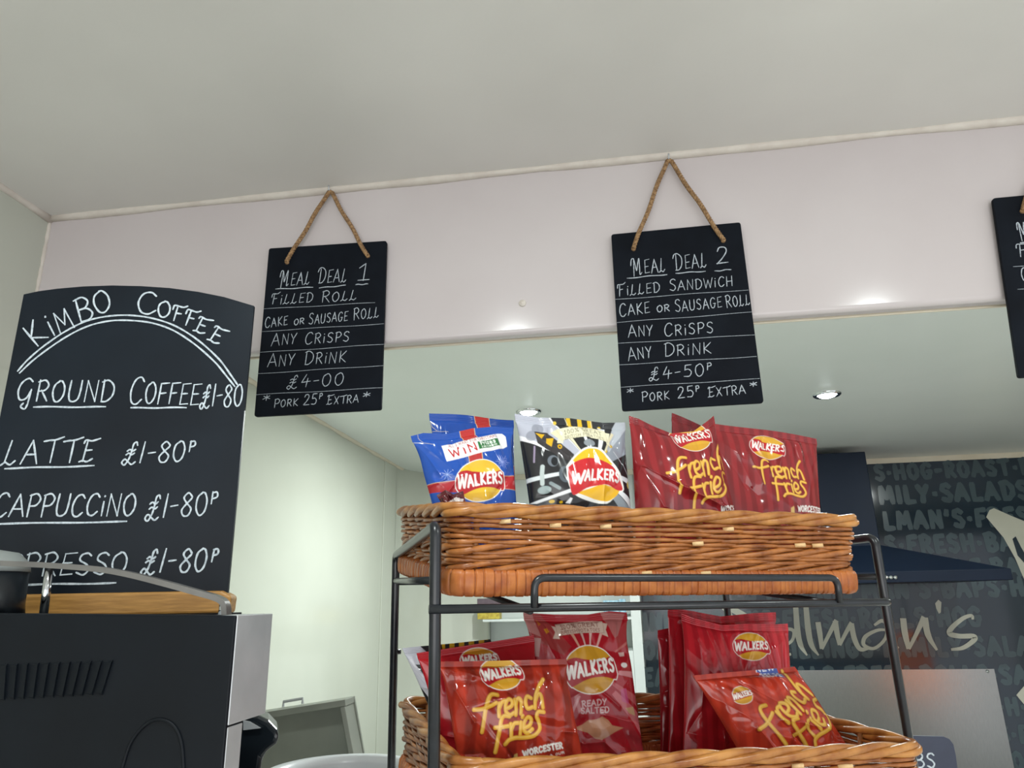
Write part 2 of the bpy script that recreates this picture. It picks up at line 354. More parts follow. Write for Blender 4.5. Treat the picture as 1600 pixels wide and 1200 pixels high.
brush([(1520, 968), (1518, 962), (1505, 966), (1488, 980), (1484, 990), (1500, 994), (1521, 994), (1522, 1000), (1505, 1012), (1486, 1015)], [3, 4, 5, 6, 7, 6, 6, 6, 5, 3])
poly([(1541, 808), (1546, 797), (1553, 794), (1580, 806), (1640, 830), (1640, 905), (1606, 918), (1598, 900), (1586, 872), (1568, 840)])
poly([(1588, 1086), (1600, 1072), (1640, 1066), (1640, 1110), (1602, 1103)])
lg.build('script_lettering', M['logo'], panel)
sl = MB(); sl.add([W(x, y, KY - .0226) for x, y in [(1582, 842), (1587, 838), (1596, 856), (1610, 880), (1606, 886), (1590, 868)]], [tuple(range(6))])
sl.build('lettering_slit', M['vinyl'], panel)

# stainless splashback with a screw
a = at_y(1240, 1045, KY - .03); b = at_y(1553, 1045, KY - .03)
sp = MB().box((VX0 + .45, KY - .032, .45), (b[0], KY - .0245, b[2])).build('splashback', M['steel'])
tag(sp, 'brushed stainless splashback sheet below the printed wall panel lettering', 'splashback')
c = at_y(1543, 1049, KY - .033); MB().lathe([(.0001, .004), (.006, .003), (.008, 0)], c, 16, (0, -1, 0)).build('screw', M['chrome'], sp, True)

# extractor hood: chimney, sloping canopy, rim with buttons
HY = 3.72
hood = empty('cooker_hood', tuple(at_y(1320, 905, HY))); hr = hood.location.copy()
tag(hood, 'dark navy cooker hood with square chimney and sloping canopy on the back wall', 'cooker hood')
def rel(mb, root):
    r = np.array(root.location); mb.v = [tuple(np.array(p) - r) for p in mb.v]; return mb
x0, x1 = at_y(1281, 780, HY)[0], at_y(1364, 780, HY)[0]; zt = at_y(1320, 707, HY)[2]
rel(MB().box((x0, HY, at_y(1366, 858, HY)[2] - .02), (x1, KY - .022, zt)), hood).build('chimney', M['hood'], hood, bevel=.004)
cx = (x0 + x1) / 2; xr = at_y(1580, 900, HY - .14)[0]; xl = 2 * cx - xr
zr, z0 = at_y(1500, 890, HY - .14)[2], at_y(1500, 908, HY - .14)[2]; zs = at_y(1366, 852, HY)[2]
q = MB(); q.add([(xl, HY - .14, zr), (xr, HY - .14, zr), (xr, KY - .022, zr), (xl, KY - .022, zr), (x0, HY, zs), (x1, HY, zs), (x1, KY - .022, zs), (x0, KY - .022, zs)],
      [(0, 1, 5, 4), (1, 2, 6, 5), (2, 3, 7, 6), (3, 0, 4, 7), (4, 5, 6, 7), (3, 2, 1, 0)])
rel(q, hood).build('canopy', M['hood'], hood)
hrim = rel(MB().box((xl - .004, HY - .144, z0), (xr + .004, KY - .022, zr)), hood).build('rim', M['hood'], hood, bevel=.003)
for px in (1370, 1385, 1392, 1399):
    p = at_y(px, 902, HY - .146)
    rel(MB().lathe([(.0001, .006), (.008, .005), (.009, 0)], p, 14, (0, -1, 0)), hood).build('button', M['chrome'], hrim, True)

# open shelf unit at the far left end of the back wall, with cartons
sx0, sx1 = -.73, at_y(1002, 960, 4.0)[0] - .005
zsh = at_y(870, 966, 3.9)[2]
shelf = empty('shelf_unit', (sx0, 4.0, 0)); tag(shelf, 'white open shelf unit holding cartons, seen under the top basket', 'shelf')
rel(MB().box((sx0 + .002, 3.9, zsh - .012), (sx1, KY - .001, zsh)), shelf).build('shelf_board', M['white'], shelf)
rel(MB().box((sx1 - .05, 3.9, .9), (sx1, KY - .001, zsh - .012)), shelf).build('side_panel', M['white'], shelf)
zb2 = at_y(960, 1017, 3.9)[2]
rel(MB().box((sx0 + .002, 3.9, .9), (sx1 - .051, KY - .001, zb2)), shelf).build('cupboard_front', M['white'], shelf)
rel(MB().box((sx1 - .05, 3.9, zsh), (sx1, KY - .001, KC - .25)), shelf).build('upright', M['white'], shelf)
def carton(x0p, x1p, yt, yb, Y, m1, m2, label, group=None):
    p = at_y(x0p, yb, Y); q2 = at_y(x1p, yt, Y); r = empty('carton', (p[0], Y, zsh + .0008)); tag(r, label, 'carton', group)
    h = q2[2] - zsh; w = q2[0] - p[0]
    MB().box((0, 0, 0), (w, .08, h * .62)).build('body', m1, r, bevel=.002)
    MB().box((-.001, -.001, h * .62 + .0002), (w + .001, .081, h)).build('lid', m2, r, bevel=.002)
carton(746, 780, 935, 966, 3.92, M['yellowbox'], M['purplebox'], 'yellow carton with purple lid on the white shelf')
carton(944, 966, 938, 966, 3.92, M['bluebox'], M['bluebox'], 'wide pale blue carton on the white shelf')
carton(969, 977, 936, 966, 3.93, M['bluebox'], M['bluebox'], 'narrow pale blue carton at the right end of the white shelf')
# copper heat lamp added out of view; glows for the warm wall reflections
UY = 2.75; IY = 2 * (KY - .025) - UY
ux = at_y(1428, 1030, IY)[0]; uz0, uz1 = at_y(1425, 1080, IY)[2], at_y(1425, 985, IY)[2]; hh = uz1 - uz0
hl = empty('added_heat_lamp', (ux, UY, uz0)); tag(hl, 'added out-of-view copper heat lamp, glowing to give a warm streak in the dark panel', 'lamp')
MB().lathe([(.0001, .03), (.09, .03), (.11, .0), (.115, .01), (.112, hh * .5), (.10, hh * .85), (.05, hh * .97), (.0001, hh)], (0, 0, 0), 48).build('shade', M['glow'], hl, True)
MB().tube([(0, 0, hh), (0, 0, KC - uz0 - .02)], .006, 10).build('cord', M['blackplastic'], hl, True)
MB().lathe([(.0001, KC - uz0 - .03), (.04, KC - uz0 - .025), (.045, KC - uz0 - .001)], (0, 0, 0), 24).build('ceiling_rose', M['copper'], hl, True)
# small grey bracket on the left wall
kb = at_plane(654, 919, (LX, 0, 0), np.array([1.0, 0, 0]))
kn = empty('wall_knob', tuple(kb)); tag(kn, 'small grey round wall fitting seen below the top basket', 'wall fitting')
MB().lathe([(.0001, .05), (.03, .045), (.05, .025), (.055, 0)], (0, 0, 0), 24, (1, 0, 0)).build('dome', M['grey'], kn, True)
MB().lathe([(.0001, .058), (.012, .056), (.013, .046)], (0, 0, 0), 16, (1, 0, 0)).build('pin', M['steel3'], kn, True)

# screw cap on the bulkhead
p = at_y(816.5, 474, BY)
capo = MB().lathe([(.0001, .004), (.0035, .0045), (.004, .003), (.0055, .0035), (.0065, .002), (.007, 0)], p, 24, (0, -1, 0)).build('screw_cap', M['caulk'], smooth=True)
tag(capo, 'small round cream screw cap on the pink bulkhead between the slates', 'screw cap')

# ------------------------------------------------------------------ hanging menu slates
class Plane:
    def __init__(s, P0, n): s.P = np.array(P0, float); s.n = unit(n)
    def __call__(s, x, y, off=0.0): return at_plane(x, y, s.P + s.n * off, s.n)
def chalk_line(mb, pl, a, b, w, wob=1.0):
    n = 14; pts = []
    for i in range(n + 1):
        t = i / n; pts.append(pl(a[0] + (b[0] - a[0]) * t, a[1] + (b[1] - a[1]) * t + wob * .5 * math.sin(t * 9 + a[0])))
    pts = [p + pl.n * .0005 for p in pts]; mb.ribbon(pts, w, pl.n)
def chalk_text(mb, pl, text, a, b, h, w, slant=.08, small=.85, gap=.2, space=.7, jit=.03):
    """writes text with its base line from pixel a to pixel b, capital height h pixels"""
    st, tw = layout(text, gap, small, space)
    A = pl(*a); B = pl(*b); ex = (B - A) / tw
    up = pl(a[0], a[1] - h) - A
    upd = np.cross(pl.n, unit(B - A)); upd = upd if upd[2] > 0 else -upd
    ey = upd * np.linalg.norm(up)
    for s in st:
        dx, dy = random.uniform(-jit, jit), random.uniform(-jit, jit)
        if len(s) < 4: s = [tuple(np.array(s[i]) + (np.array(s[i + 1]) - np.array(s[i])) * t) for i in range(len(s) - 1) for t in (0, .33, .66)] + [s[-1]]
        off = pl.n * random.uniform(.0004, .0010)
        pts = [A + ex * (x + slant * y + dx * .5) + ey * (y + dy) + off for x, y in s]
        mb.ribbon(pts, w, pl.n)
def rope(mb, a, b, r, sag=.0):
    a, b = np.array(a), np.array(b); L = np.linalg.norm(b - a); n = int(L / .0016); d = unit(b - a)
    e1 = unit(np.cross(d, (0, 1, 0))); e2 = np.cross(d, e1)
    for ph in (0, 2.09, 4.19):
        pts = []
        for i in range(n + 1):
            t = i / n; th = ph + 2 * math.pi * L * t / .016
            pts.append(a + (b - a) * t + r * .52 * (math.cos(th) * e1 + math.sin(th) * e2) + e1 * .001 * math.sin(t * 11))
        mb.tube(pts, r * .55, 6)
def slate(corners, nail, holes, texts, lines, label, w=.0017, thick=.007):
    pl = Plane((0, BY - .014, 0), (0, -1, 0))
    root = empty('menu_slate', tuple(pl(*nail))); tag(root, label, 'menu board', 'hanging slate menu boards')
    c = [pl(*q) for q in corners]                         # TL TR BR BL
    pts = []                                              # corners rounded a little
    for i in range(4):
        o, pv, nx = c[i], c[i - 1], c[(i + 1) % 4]
        r = .005
        for t in np.linspace(0, 1, 5):
            A = o + unit(pv - o) * r; B = o + unit(nx - o) * r
            pts.append((1 - t) ** 2 * A + 2 * t * (1 - t) * o + t * t * B)
    board = rel(MB().prism(pts, (0, thick, 0)), root).build('board', M['slate'], root, bevel=.0008)
    t = MB()
    for args in texts: chalk_text(t, pl, *args[:5], **(args[5] if len(args) > 5 else {}))
    rel(t, root).build('chalk_lettering', M['chalk'], board)
    t = MB()
    for a, b, lw in lines: chalk_line(t, pl, a, b, lw)
    rel(t, root).build('chalk_lines', M['chalk'], board)
    N = pl(*nail) + np.array([0, -.001, .0])
    for hpx in holes:
        h = pl(*hpx) + np.array([0, -.0035, 0]); rb = MB(); top = N + np.array([0.004 * (1 if hpx[0] > nail[0] else -1), .002, 0])
        rope(rb, h, top, .0042)
        rb.tube([h, h + np.array([0, .006, -.001])], .0042, 8)
        rb.tube([top, N + np.array([0, .002, .003])], .0042, 8)
        rel(rb, root).build('rope', M['jute'], root, True)
    nl = MB(); nl.tube([N + np.array([0, .016, .003]), N + np.array([0, -.004, .004]), N + np.array([0, -.006, .012])], .0016, 8)
    rel(nl, root).build('hook', M['steel2'], root, True)
    return root
SL = dict(small=.84)
slate([(420, 388), (604, 376), (595.5, 640), (397, 651)], (515, 301), [(449, 410), (575, 400)], [
    ('mEAl dEAl', (437, 447), (541, 440), 23, .0017, SL), ('1', (559, 439), (573, 438), 26, .002, dict(small=1)),
    ('fillED', (424, 476), (488, 472), 17, .0016, SL), ('ROll', (502, 473), (557, 468), 17, .0016, SL),
    ('CAKE', (414, 513), (449, 507), 16, .0017, SL), ('OR', (459, 508), (475, 506), 9, .0017, dict(small=1)), ('SAUSAGE', (482, 507), (543, 501), 17, .0015, SL), ('ROll', (552, 500), (592, 495), 18, .0015, SL),
    ('ANY', (424, 541), (463, 537), 19, .0016, SL), ('CRiSPS', (476, 538), (545, 533), 18, .0016, SL),
    ('ANY', (418, 574), (460, 570), 20, .0016, SL), ('DRiNK', (475, 570), (540, 566), 20, .0016, SL),
    ('£4-00', (448, 606), (536, 602), 19, .0016, dict(small=1)),
    ('*', (409, 632), (421, 631), 16, .0016, dict(small=1)), ('PORK', (428, 637), (465, 634), 13, .0016, SL), ('25^p', (474, 633), (503, 631), 16, .0016, dict(small=1)), ('xXtRA', (511, 632), (560, 629), 14, .0015, SL), ('*', (566, 626), (578, 625), 14, .0018, dict(small=1))],
    [((431, 452), (489, 449), .0018), ((499, 450), (540, 446), .0018), ((556, 445), (575, 444), .0018),
     ((412, 483), (586, 473), .0008), ((409, 518), (600, 506), .0008), ((406, 551), (600, 538), .0008), ((402, 584), (600, 571), .0008), ((399, 617), (598, 606), .0008)],
    'black slate menu headed meal deal 1, hung by jute rope beside the tall coffee board')
slate([(955, 366), (1157, 347), (1193.5, 629), (972, 642)], (1045, 252), [(990, 389), (1130, 376)], [
    ('mEAl dEAl', (988, 430), (1104, 417), 25, .0017, SL), ('2', (1119, 413), (1138, 411), 26, .002, dict(small=1)),
    ('fillED', (966, 463), (1031, 456), 18, .0016, SL), ('SANDWiCH', (1046, 455), (1145, 447), 18, .0015, SL),
    ('CAKE', (968, 495), (1015, 489), 20, .0017, SL), ('OR', (1026, 488), (1046, 486), 10, .0017, dict(small=1)), ('SAUSAGE', (1055, 488), (1128, 480), 19, .0015, SL), ('ROll', (1135, 481), (1172, 476), 19, .0015, SL),
    ('ANY', (982, 528), (1020, 524), 19, .0016, SL), ('CRiSPS', (1038, 526), (1114, 520), 20, .0016, SL),
    ('ANY', (982, 564), (1019, 558), 20, .0016, SL), ('DRiNK', (1038, 557), (1111, 552), 20, .0016, SL),
    ('£4-50^p', (1014, 594), (1113, 586), 19, .0016, dict(small=1)),
    ('*', (979, 619), (990, 618), 13, .0016, dict(small=1)), ('PORK', (1003, 628), (1046, 624), 15, .0016, SL), ('25^p', (1059, 623), (1094, 619), 17, .0016, dict(small=1)), ('xXtRA', (1107, 621), (1165, 615), 16, .0015, SL), ('*', (1171, 609), (1183, 608), 13, .0018, dict(small=1))],
    [((980, 435), (1042, 429), .0018), ((1056, 427), (1102, 424), .0018), ((1117, 424), (1142, 421), .0018),
     ((961, 468), (1169, 453), .0008), ((964, 504), (1175, 488), .0008), ((966, 537), (1179, 523), .0008), ((968, 570), (1182, 557), .0008), ((970, 605), (1187, 592), .0008)],
    'black slate menu headed meal deal 2, hung by jute rope above the crisp packets')
slate([(1551, 309.5), (1740, 292), (1790, 575), (1592, 590)], (1645, 196), [(1597, 330), (1712, 320)], [
    ('mEAl dEAl', (1594, 374), (1700, 362), 25, .0017, SL), ('fillED', (1591, 402), (1700, 394), 20, .0016, SL), ('CAKE OR COOKiE', (1597, 440), (1740, 430), 20, .0016, SL)],
    [((1594, 380), (1650, 375), .0018), ((1583, 417), (1760, 402), .0008), ((1590, 452), (1760, 440), .0008)],
    'black slate menu cut off by the right edge of view, hung on the pink bulkhead')
# ------------------------------------------------------------------ serving counter below the frame that carries everything; top made white to bounce light
CZ = 1.06
ct = MB().box((LX + .002, .30, CZ - .05), (2.2, 2.05, CZ)).build('serving_counter', M['counter'], bevel=.004)
tag(ct, 'white topped serving counter under the rack and coffee machine', 'counter')
cb = MB().box((LX + .002, .36, 0), (2.2, 2.0, CZ - .0505)).build('cupboard_body', M['white'], ct)

# ------------------------------------------------------------------ coffee machine seen from behind
MY = .65
mr = at_y(368, 962, MY)
mach = empty('coffee_machine', (mr[0], MY, CZ)); tag(mach, 'black and stainless coffee machine seen from its back, with a cup rail on top', 'coffee machine')
def MP(x, y, Y=MY): return at_y(x, y, Y)
tl, tr = MP(-340, 954), MP(368, 962); br = MP(343, 1250)
zt = .5 * (tl[2] + tr[2]) * 0 + tr[2]
back = [np.array([tl[0], MY, tr[2] + .012]), tr, np.array([tr[0], MY, CZ + .02]), np.array([tl[0], MY, CZ + .02])]
bpan = rel(MB().prism(back, (0, .03, 0)), mach).build('back_panel', M['machine'], mach, bevel=.0012)
# recessed louvre slots
for k in range(11):
    a = MP(5.5 + 16.4 * k - 3 * 0, 1040 - .55 * k, MY - .0005); b = MP(8 + 15.2 * k - 6, 1091 - .85 * k, MY - .0005)
    lv = MB(); wv = .0042
    lv.add([a + (-wv, 0, 0), a + (wv, -.0018, 0), b + (wv, -.0018, 0), b + (-wv, 0, 0), a + (wv, 0, .002), b + (wv, 0, -.002)], [(0, 3, 2, 1), (1, 2, 5, 4), (0, 1, 4), (3, 5, 2)])
    rel(lv, mach).build('vent_slot', M['machine'], bpan)
# raised arch on the back panel
ar = MB(); pts = [MP(190 + 0, 1205), MP(205, 1160), MP(228, 1132), MP(250, 1124), MP(272, 1134), MP(284, 1160), MP(288, 1205)]
ar.tube([p + np.array([0, -.0005, 0]) for p in catmull(pts, 6)], .0016, 8); rel(ar, mach).build('moulded_arch', M['machine'], bpan, True)
bx0 = at_plane(425, 962, (tr[0], 0, 0), np.array([1.0, 0, 0]))
zlo = at_plane(410, 1116, (tr[0], 0, 0), np.array([1.0, 0, 0]))[2]
rel(MB().box((tr[0] - .06, MY + .003, zlo), (tr[0] + .0008, bx0[1], tr[2] + .0004)), mach).build('side_panel', M['steel2'], mach, bevel=.0008)
pcol = at_plane(379, 1122, (tr[0], 0, 0), np.array([1.0, 0, 0]))[1]
rel(MB().box((tr[0] - .04, MY + .003, CZ + .02), (tr[0] + .0006, pcol, zlo - .0015)), mach).build('corner_post', M['steel2'], mach, bevel=.0008)
rel(MB().box((tr[0] - .62, MY + .0305, tr[2] - .03), (tr[0] - .155, .95, tr[2])), mach).build('top_deck', M['machine'], mach)
rel(MB().box((tr[0] - .62, .92, CZ + .02), (tr[0] - .14, .97, tr[2] - .031)), mach).build('front_body', M['machine'], mach)
rel(MB().box((tr[0] - .62, MY + .01, CZ), (tr[0] - .01, .97, CZ + .0195)), mach).build('drip_base', M['steel3'], mach)
# black spout head poking out past the side
GY = .80
prof = [(372, 1122), (392, 1117), (404, 1118), (420, 1126), (433, 1140), (438, 1150), (432, 1163), (418, 1174), (410, 1184), (406, 1215), (366, 1215)]
spout = rel(MB().prism([MP(x, y, GY) for x, y in prof], (-.03, .06, 0)), mach).build('spout_head', M['blackplastic'], mach, bevel=.006, seg=3)
rel(MB().prism([MP(x, y, GY - .004) for x, y in [(380, 1126), (389, 1128), (406, 1138), (380, 1141)]], (0, .003, 0)), mach).build('spout_plate', M['steel2'], spout)
rel(MB().prism([MP(x, y, GY + .062) for x, y in [(392, 1117), (414, 1113), (424, 1124), (431, 1136), (425, 1140)]], (-.02, .03, 0)), mach).build('spout_cover', M['grey'], spout, bevel=.003)
# cup rail
RY = MY + .05
rail = [(-170, 868), (-60, 875), (0, 880), (70, 883), (150, 889), (200, 897), (260, 912), (310, 926), (338, 934), (349, 940), (353, 948), (354, 962)]
rp = catmull([MP(x, y, RY) for x, y in rail], 6); rb = MB()
n = len(rp); P = np.array(rp); T = np.gradient(P, axis=0); T /= np.linalg.norm(T, axis=1)[:, None]; S = np.cross(T, (0, 1, 0)); hw, hd = .0028, .005
vs = []
for i in range(n):
    for u, d in ((-1, -1), (1, -1), (1, 1), (-1, 1)): vs.append(P[i] + S[i] * hw * u + np.array([0, hd * d, 0]))
rb.add(vs, [(4 * i + j, 4 * i + (j + 1) % 4, 4 * i + 4 + (j + 1) % 4, 4 * i + 4 + j) for i in range(n - 1) for j in range(4)] + [(0, 1, 2, 3), (4 * n - 1, 4 * n - 2, 4 * n - 3, 4 * n - 4)])
crail = rel(rb, mach).build('cup_rail', M['rail'], mach)
a, b = MP(77, 887, RY), MP(68, 960, RY)
rel(MB().tube([a, b], .0042, 12), mach).build('rail_post', M['chrome'], crail, True)
a, b = MP(350, 942, RY), MP(347, 964, RY)
rel(MB().tube([a, b], .0042, 12), mach).build('rail_post', M['chrome'], crail, True)

# black bean hopper at the left edge, with a bright lid
hz = tr[2] + .0006
hp = MP(-30, 950, .74)
hop = empty('bean_hopper', (hp[0], .745, hz)); tag(hop, 'black bean hopper with shiny lid at the left edge, on the coffee machine', 'hopper')
MB().lathe([(.0001, 0), (.040, 0), (.038, .015), (.037, .05), (.0001, .05)], (0, 0, 0), 32).build('body', M['blackplastic'], hop, True)
MB().lathe([(.0001, .0505), (.038, .0505), (.037, .060), (.024, .072), (.0001, .076)], (0, 0, 0), 32).build('lid', M['grey'], hop, True)

# ------------------------------------------------------------------ tall coffee board standing on the machine
ka = math.radians(15)
KPL = Plane(at_y(200, 700, .86), (math.sin(ka), -math.cos(ka), 0))
kroot = empty('coffee_board', tuple(KPL(180, 950))); tag(kroot, 'tall arched chalkboard listing coffees, standing on a wooden foot at the left', 'menu board')
zk = tr[2] + .0003
L0, R0 = KPL(37, 460), KPL(397, 478); zbt = KPL(200, 931)[2]
top = [KPL(x, y) for x, y in [(37, 460), (60, 455), (90, 451), (130, 447.5), (175, 446), (220, 447), (265, 450), (310, 456), (350, 464), (397, 478)]]
outl = [np.array([L0[0], L0[1], zbt])] + top + [np.array([R0[0], R0[1], zbt])]
kboard = rel(MB().prism(outl[::-1], -KPL.n * .006), kroot).build('board', M['slate2'], kroot)
kx = unit((math.cos(ka), math.sin(ka), 0))
wl, wr = KPL(-30, 945, .012), KPL(359, 945, .012)
ft = MB(); hgt = zbt + .004 - zk
base = [np.array([wl[0], wl[1], zk]), np.array([wr[0], wr[1], zk]), np.array([wr[0], wr[1], zk + hgt * .75]) + kx * .001, np.array([wr[0], wr[1], zk + hgt]) - kx * .012, np.array([wl[0], wl[1], zk + hgt])]
ft.prism(base, -KPL.n * .032); rel(ft, kroot).build('wooden_foot', M['oak'], kroot, bevel=.003)
kt = MB(); CW = .0025
def arc_text(text, pts, h):
    """letters standing on an arc of pixels, one base point and one lean angle each"""
    for ch, (x, y, ang, hh, wd) in zip(text, pts):
        w, st = strokes(ch); a = math.radians(ang)
        ex = (math.cos(a), math.sin(a)); ey = (math.sin(a), -math.cos(a))
        for s in st:
            if len(s) < 4: s = [tuple(np.array(s[i]) + (np.array(s[i + 1]) - np.array(s[i])) * t) for i in range(len(s) - 1) for t in (0, .33, .66)] + [s[-1]]
            kt.ribbon([KPL(x + wd * p[0] / w * ex[0] + hh * p[1] * ey[0], y + wd * p[0] / w * ex[1] + hh * p[1] * ey[1]) + KPL.n * .0006 for p in s], CW, KPL.n)
arc_text('KiMBO', [(57, 543, -40, 36, 25), (82, 526, -27, 36, 8), (94, 522, -24, 33, 26), (124, 504, -15, 36, 24), (148, 491, -10, 34, 28)], 34)
arc_text('COffxx', [(213, 490, 3, 34, 31), (244, 494, 10, 25, 21), (268, 500, 14, 24, 18), (287, 507, 18, 25, 18), (303, 517, 21, 25, 19), (325, 531, 27, 26, 20)], 30)
for arc in ([(28, 580), (44, 562), (70, 540), (104, 517), (138, 501), (172, 494), (205, 493), (240, 498), (275, 510), (310, 532), (342, 561), (360, 585), (371, 601)],
            [(31, 583), (50, 565), (76, 545), (108, 524), (140, 509), (173, 501.5), (205, 501), (238, 505), (270, 516), (303, 537), (335, 565), (355, 589), (367, 604)]):
    kt.ribbon([p + KPL.n * .0006 for p in catmull([KPL(*q) for q in arc], 5)], .0024, KPL.n)
KS = dict(small=.88, gap=.16, slant=.05)
chalk_text(kt, KPL, 'gROUND', (24, 628), (176, 627), 37, .0023, **KS); chalk_text(kt, KPL, 'COFFEE', (200, 631), (310, 632), 42, .0022, small=.78, gap=.12, slant=.05)
chalk_text(kt, KPL, '£!-80', (312, 636), (378, 634), 34, .0021, small=1, gap=.1)
chalk_text(kt, KPL, 'lAttx', (4, 725), (146, 722), 36, .0024, small=1, gap=.22, slant=.08); chalk_text(kt, KPL, '£!-80^p', (190, 724), (303, 721), 32, .0022, small=1, gap=.14, slant=.1)
chalk_text(kt, KPL, 'CAPPUCCiNO', (-12, 808), (210, 806), 37, .0023, small=.92, gap=.14, slant=.06); chalk_text(kt, KPL, '£!-80^p', (226, 810), (338, 804), 36, .0022, small=1, gap=.14, slant=.1)
chalk_text(kt, KPL, 'xSPRESSO', (-20, 901), (196, 896), 34, .0023, small=1, gap=.14, slant=.08); chalk_text(kt, KPL, '£!-80^p', (220, 894), (337, 894), 36, .0025, small=1, gap=.18, slant=.1)
for a, b in [((53, 636), (165, 636)), ((205, 637.5), (291, 637)), ((8, 732), (147, 728)), ((-30, 819), (198, 815)), ((20, 914), (181, 911))]: chalk_line(kt, KPL, a, b, .0024)
rel(kt, kroot).build('chalk_lettering', M['chalk2'], kboard)

# ------------------------------------------------------------------ open steel lid and white bucket on the counter
LYp = 1.55
lid = empty('griddle_lid', tuple(at_y(485, 1200, LYp))); tag(lid, 'open dull steel lid with a rim, raised behind the coffee machine', 'lid')
A, B, Cc, D = [at_y(x, y, LYp) for x, y in [(400, 1112), (553, 1088), (583, 1260), (395, 1290)]]
rel(MB().prism([A, B, Cc, D], (0, .006, 0)), lid).build('lid_sheet', M['steel3'], lid)
def strip(p, q, w, d, nm):
    m = MB(); p, q = np.array(p), np.array(q); t = unit(q - p); s = np.array([t[2], 0, -t[0]])
    m.add([p, q, q + s * w, p + s * w] + [v + np.array([0, -d, 0]) for v in (p, q, q + s * w, p + s * w)], [(0, 1, 2, 3), (7, 6, 5, 4), (0, 4, 5, 1), (1, 5, 6, 2), (2, 6, 7, 3), (3, 7, 4, 0)])
    rel(m, lid).build(nm, M['steel3'], lid, bevel=.001)
strip(A, B, .012, .05, 'lid_rim'); strip(B + np.array([0, -.0005, -.0125]), Cc, .010, .05, 'lid_rim')
h1, h2 = at_y(443, 1098, LYp), at_y(473, 1093, LYp)
hm = MB(); hm.tube([h1 + (0, 0, -.008), h1 + (0, 0, .002), h2 + (0, 0, .002), h2 + (0, 0, -.008)], .003, 8); rel(hm, lid).build('handle', M['steel2'], lid)
for x, y in ((448, 1111), (476, 1106)):
    rel(MB().lathe([(.0001, .003), (.003, .002), (.004, 0)], at_y(x, y, LYp - .001), 12, (0, -1, 0)), lid).build('rivet', M['chrome'], lid)
LB = at_z(553, 1181, 1.20); ctr = np.array([-.50, 1.33])
wf = at_z(556, 1177, 1.235); wb = empty('white_bucket', (wf[0] + .022, wf[1] - .128, 1.235 - .14)); tag(wb, 'white round bucket with dark inside beside the lower basket', 'bucket')
MB().lathe([(.0001, -.035), (.108, -.035), (.13, .12), (.134, .135), (.128, .140), (.113, .139), (.107, .128), (.098, .02), (.0001, .012)], (0, 0, 0), 56).build('rim_and_wall', M['whiteplastic'], wb, True)
MB().lathe([(.0001, .118), (.1045, .118)], (0, 0, 0), 48).build('liner', M['blackplastic'], wb)

# blue-black price slate bottom right
PSL = Plane(at_y(1455, 1180, 1.18), (0, -1, 0))
ps = empty('price_slate', tuple(PSL(1455, 1195))); tag(ps, 'small blue-black price slate with rounded corners beside the lower basket', 'price board')
pp = [PSL(x, y) for x, y in [(1395, 1149), (1475, 1151), (1484, 1155), (1490, 1163), (1494, 1180), (1500, 1230), (1515, 1330), (1395, 1330)]]
pboard = rel(MB().prism(pp, (0, .006, 0)), ps).build('board', M['slate3'], ps, bevel=.001)
pt = MB(); chalk_text(pt, PSL, 'BS', (1430, 1199), (1461, 1200), 22, .0022, small=1); rel(pt, ps).build('chalk_lettering', M['chalk2'], pboard)
pz = PSL(1455, 1330)[2]
rel(MB().box((PSL(1410, 1330)[0], 1.16, CZ), (PSL(1500, 1330)[0], 1.21, pz - .0005)), ps).build('foot', M['oak'], ps)

# ------------------------------------------------------------------ display rack
class Frame:
    def __init__(s, o, yaw, tilt, roll):
        s.o = np.array(o, float); y, t, r = map(math.radians, (yaw, tilt, roll))
        Rz = np.array([[math.cos(y), -math.sin(y), 0], [math.sin(y), math.cos(y), 0], [0, 0, 1]])
        Rx = np.array([[1, 0, 0], [0, math.cos(t), -math.sin(t)], [0, math.sin(t), math.cos(t)]])
        Ry = np.array([[math.cos(r), 0, math.sin(r)], [0, 1, 0], [-math.sin(r), 0, math.cos(r)]])
        s.M = Rz @ Ry @ Rx
    def __call__(s, u, v, w=0.0): return s.o + s.M @ np.array([u, v, w], float)
FT = Frame((-.169, .723, 1.595), 25.8, 6.2, .6)
FL = Frame((-.159, .718, 1.355), 25.5, 2.5, 2.4)
yw = math.radians(25.8); RU = np.array([math.cos(yw), math.sin(yw), 0]); RV = np.array([-math.sin(yw), math.cos(yw), 0]); RO = np.array([-.169, .723, 0])
def RK(u, v, z): return RO + RU * u + RV * v + np.array([0, 0, z])
rack = empty('display_rack', tuple(RK(.27, .15, CZ))); tag(rack, 'black wire two-tier counter rack holding the wicker baskets', 'rack')
PR = .0058
def wire(name, pts, r=PR, n=10): rel(MB().tube(pts, r, n), rack).build(name, M['blackmetal'], rack, True)
def bend(pts, r=.012):
    out = [np.array(pts[0], float)]
    for i in range(1, len(pts) - 1):
        a, b, c = [np.array(q, float) for q in pts[i - 1:i + 2]]
        p = b + unit(a - b) * r; q = b + unit(c - b) * r
        out += [(1 - t) ** 2 * p + 2 * t * (1 - t) * b + t * t * q for t in np.linspace(0, 1, 7)]
    out.append(np.array(pts[-1], float)); return out
wire('side_loop', bend([RK(-.015, -.010, CZ + PR), RK(-.016, -.010, 1.5725), RK(.002, .37, 1.5665), RK(.004, .37, CZ + PR)]))
wire('side_loop', bend([RK(.591, .050, CZ + PR), RK(.588, .050, 1.569), RK(.570, .38, 1.566), RK(.570, .38, CZ + PR)]))
wire('front_rail', bend([RK(-.023, -.016, 1.4925), RK(.528, -.016, 1.4880), RK(.5860, .047, 1.488)], .006), .0045)
wire('side_rail', [RK(-.016, -.004, 1.5195), RK(.002, .37, 1.530)], .0042)
wire('side_rail', [RK(.5885, .05, 1.5185), RK(.57, .38, 1.530)], .0042)
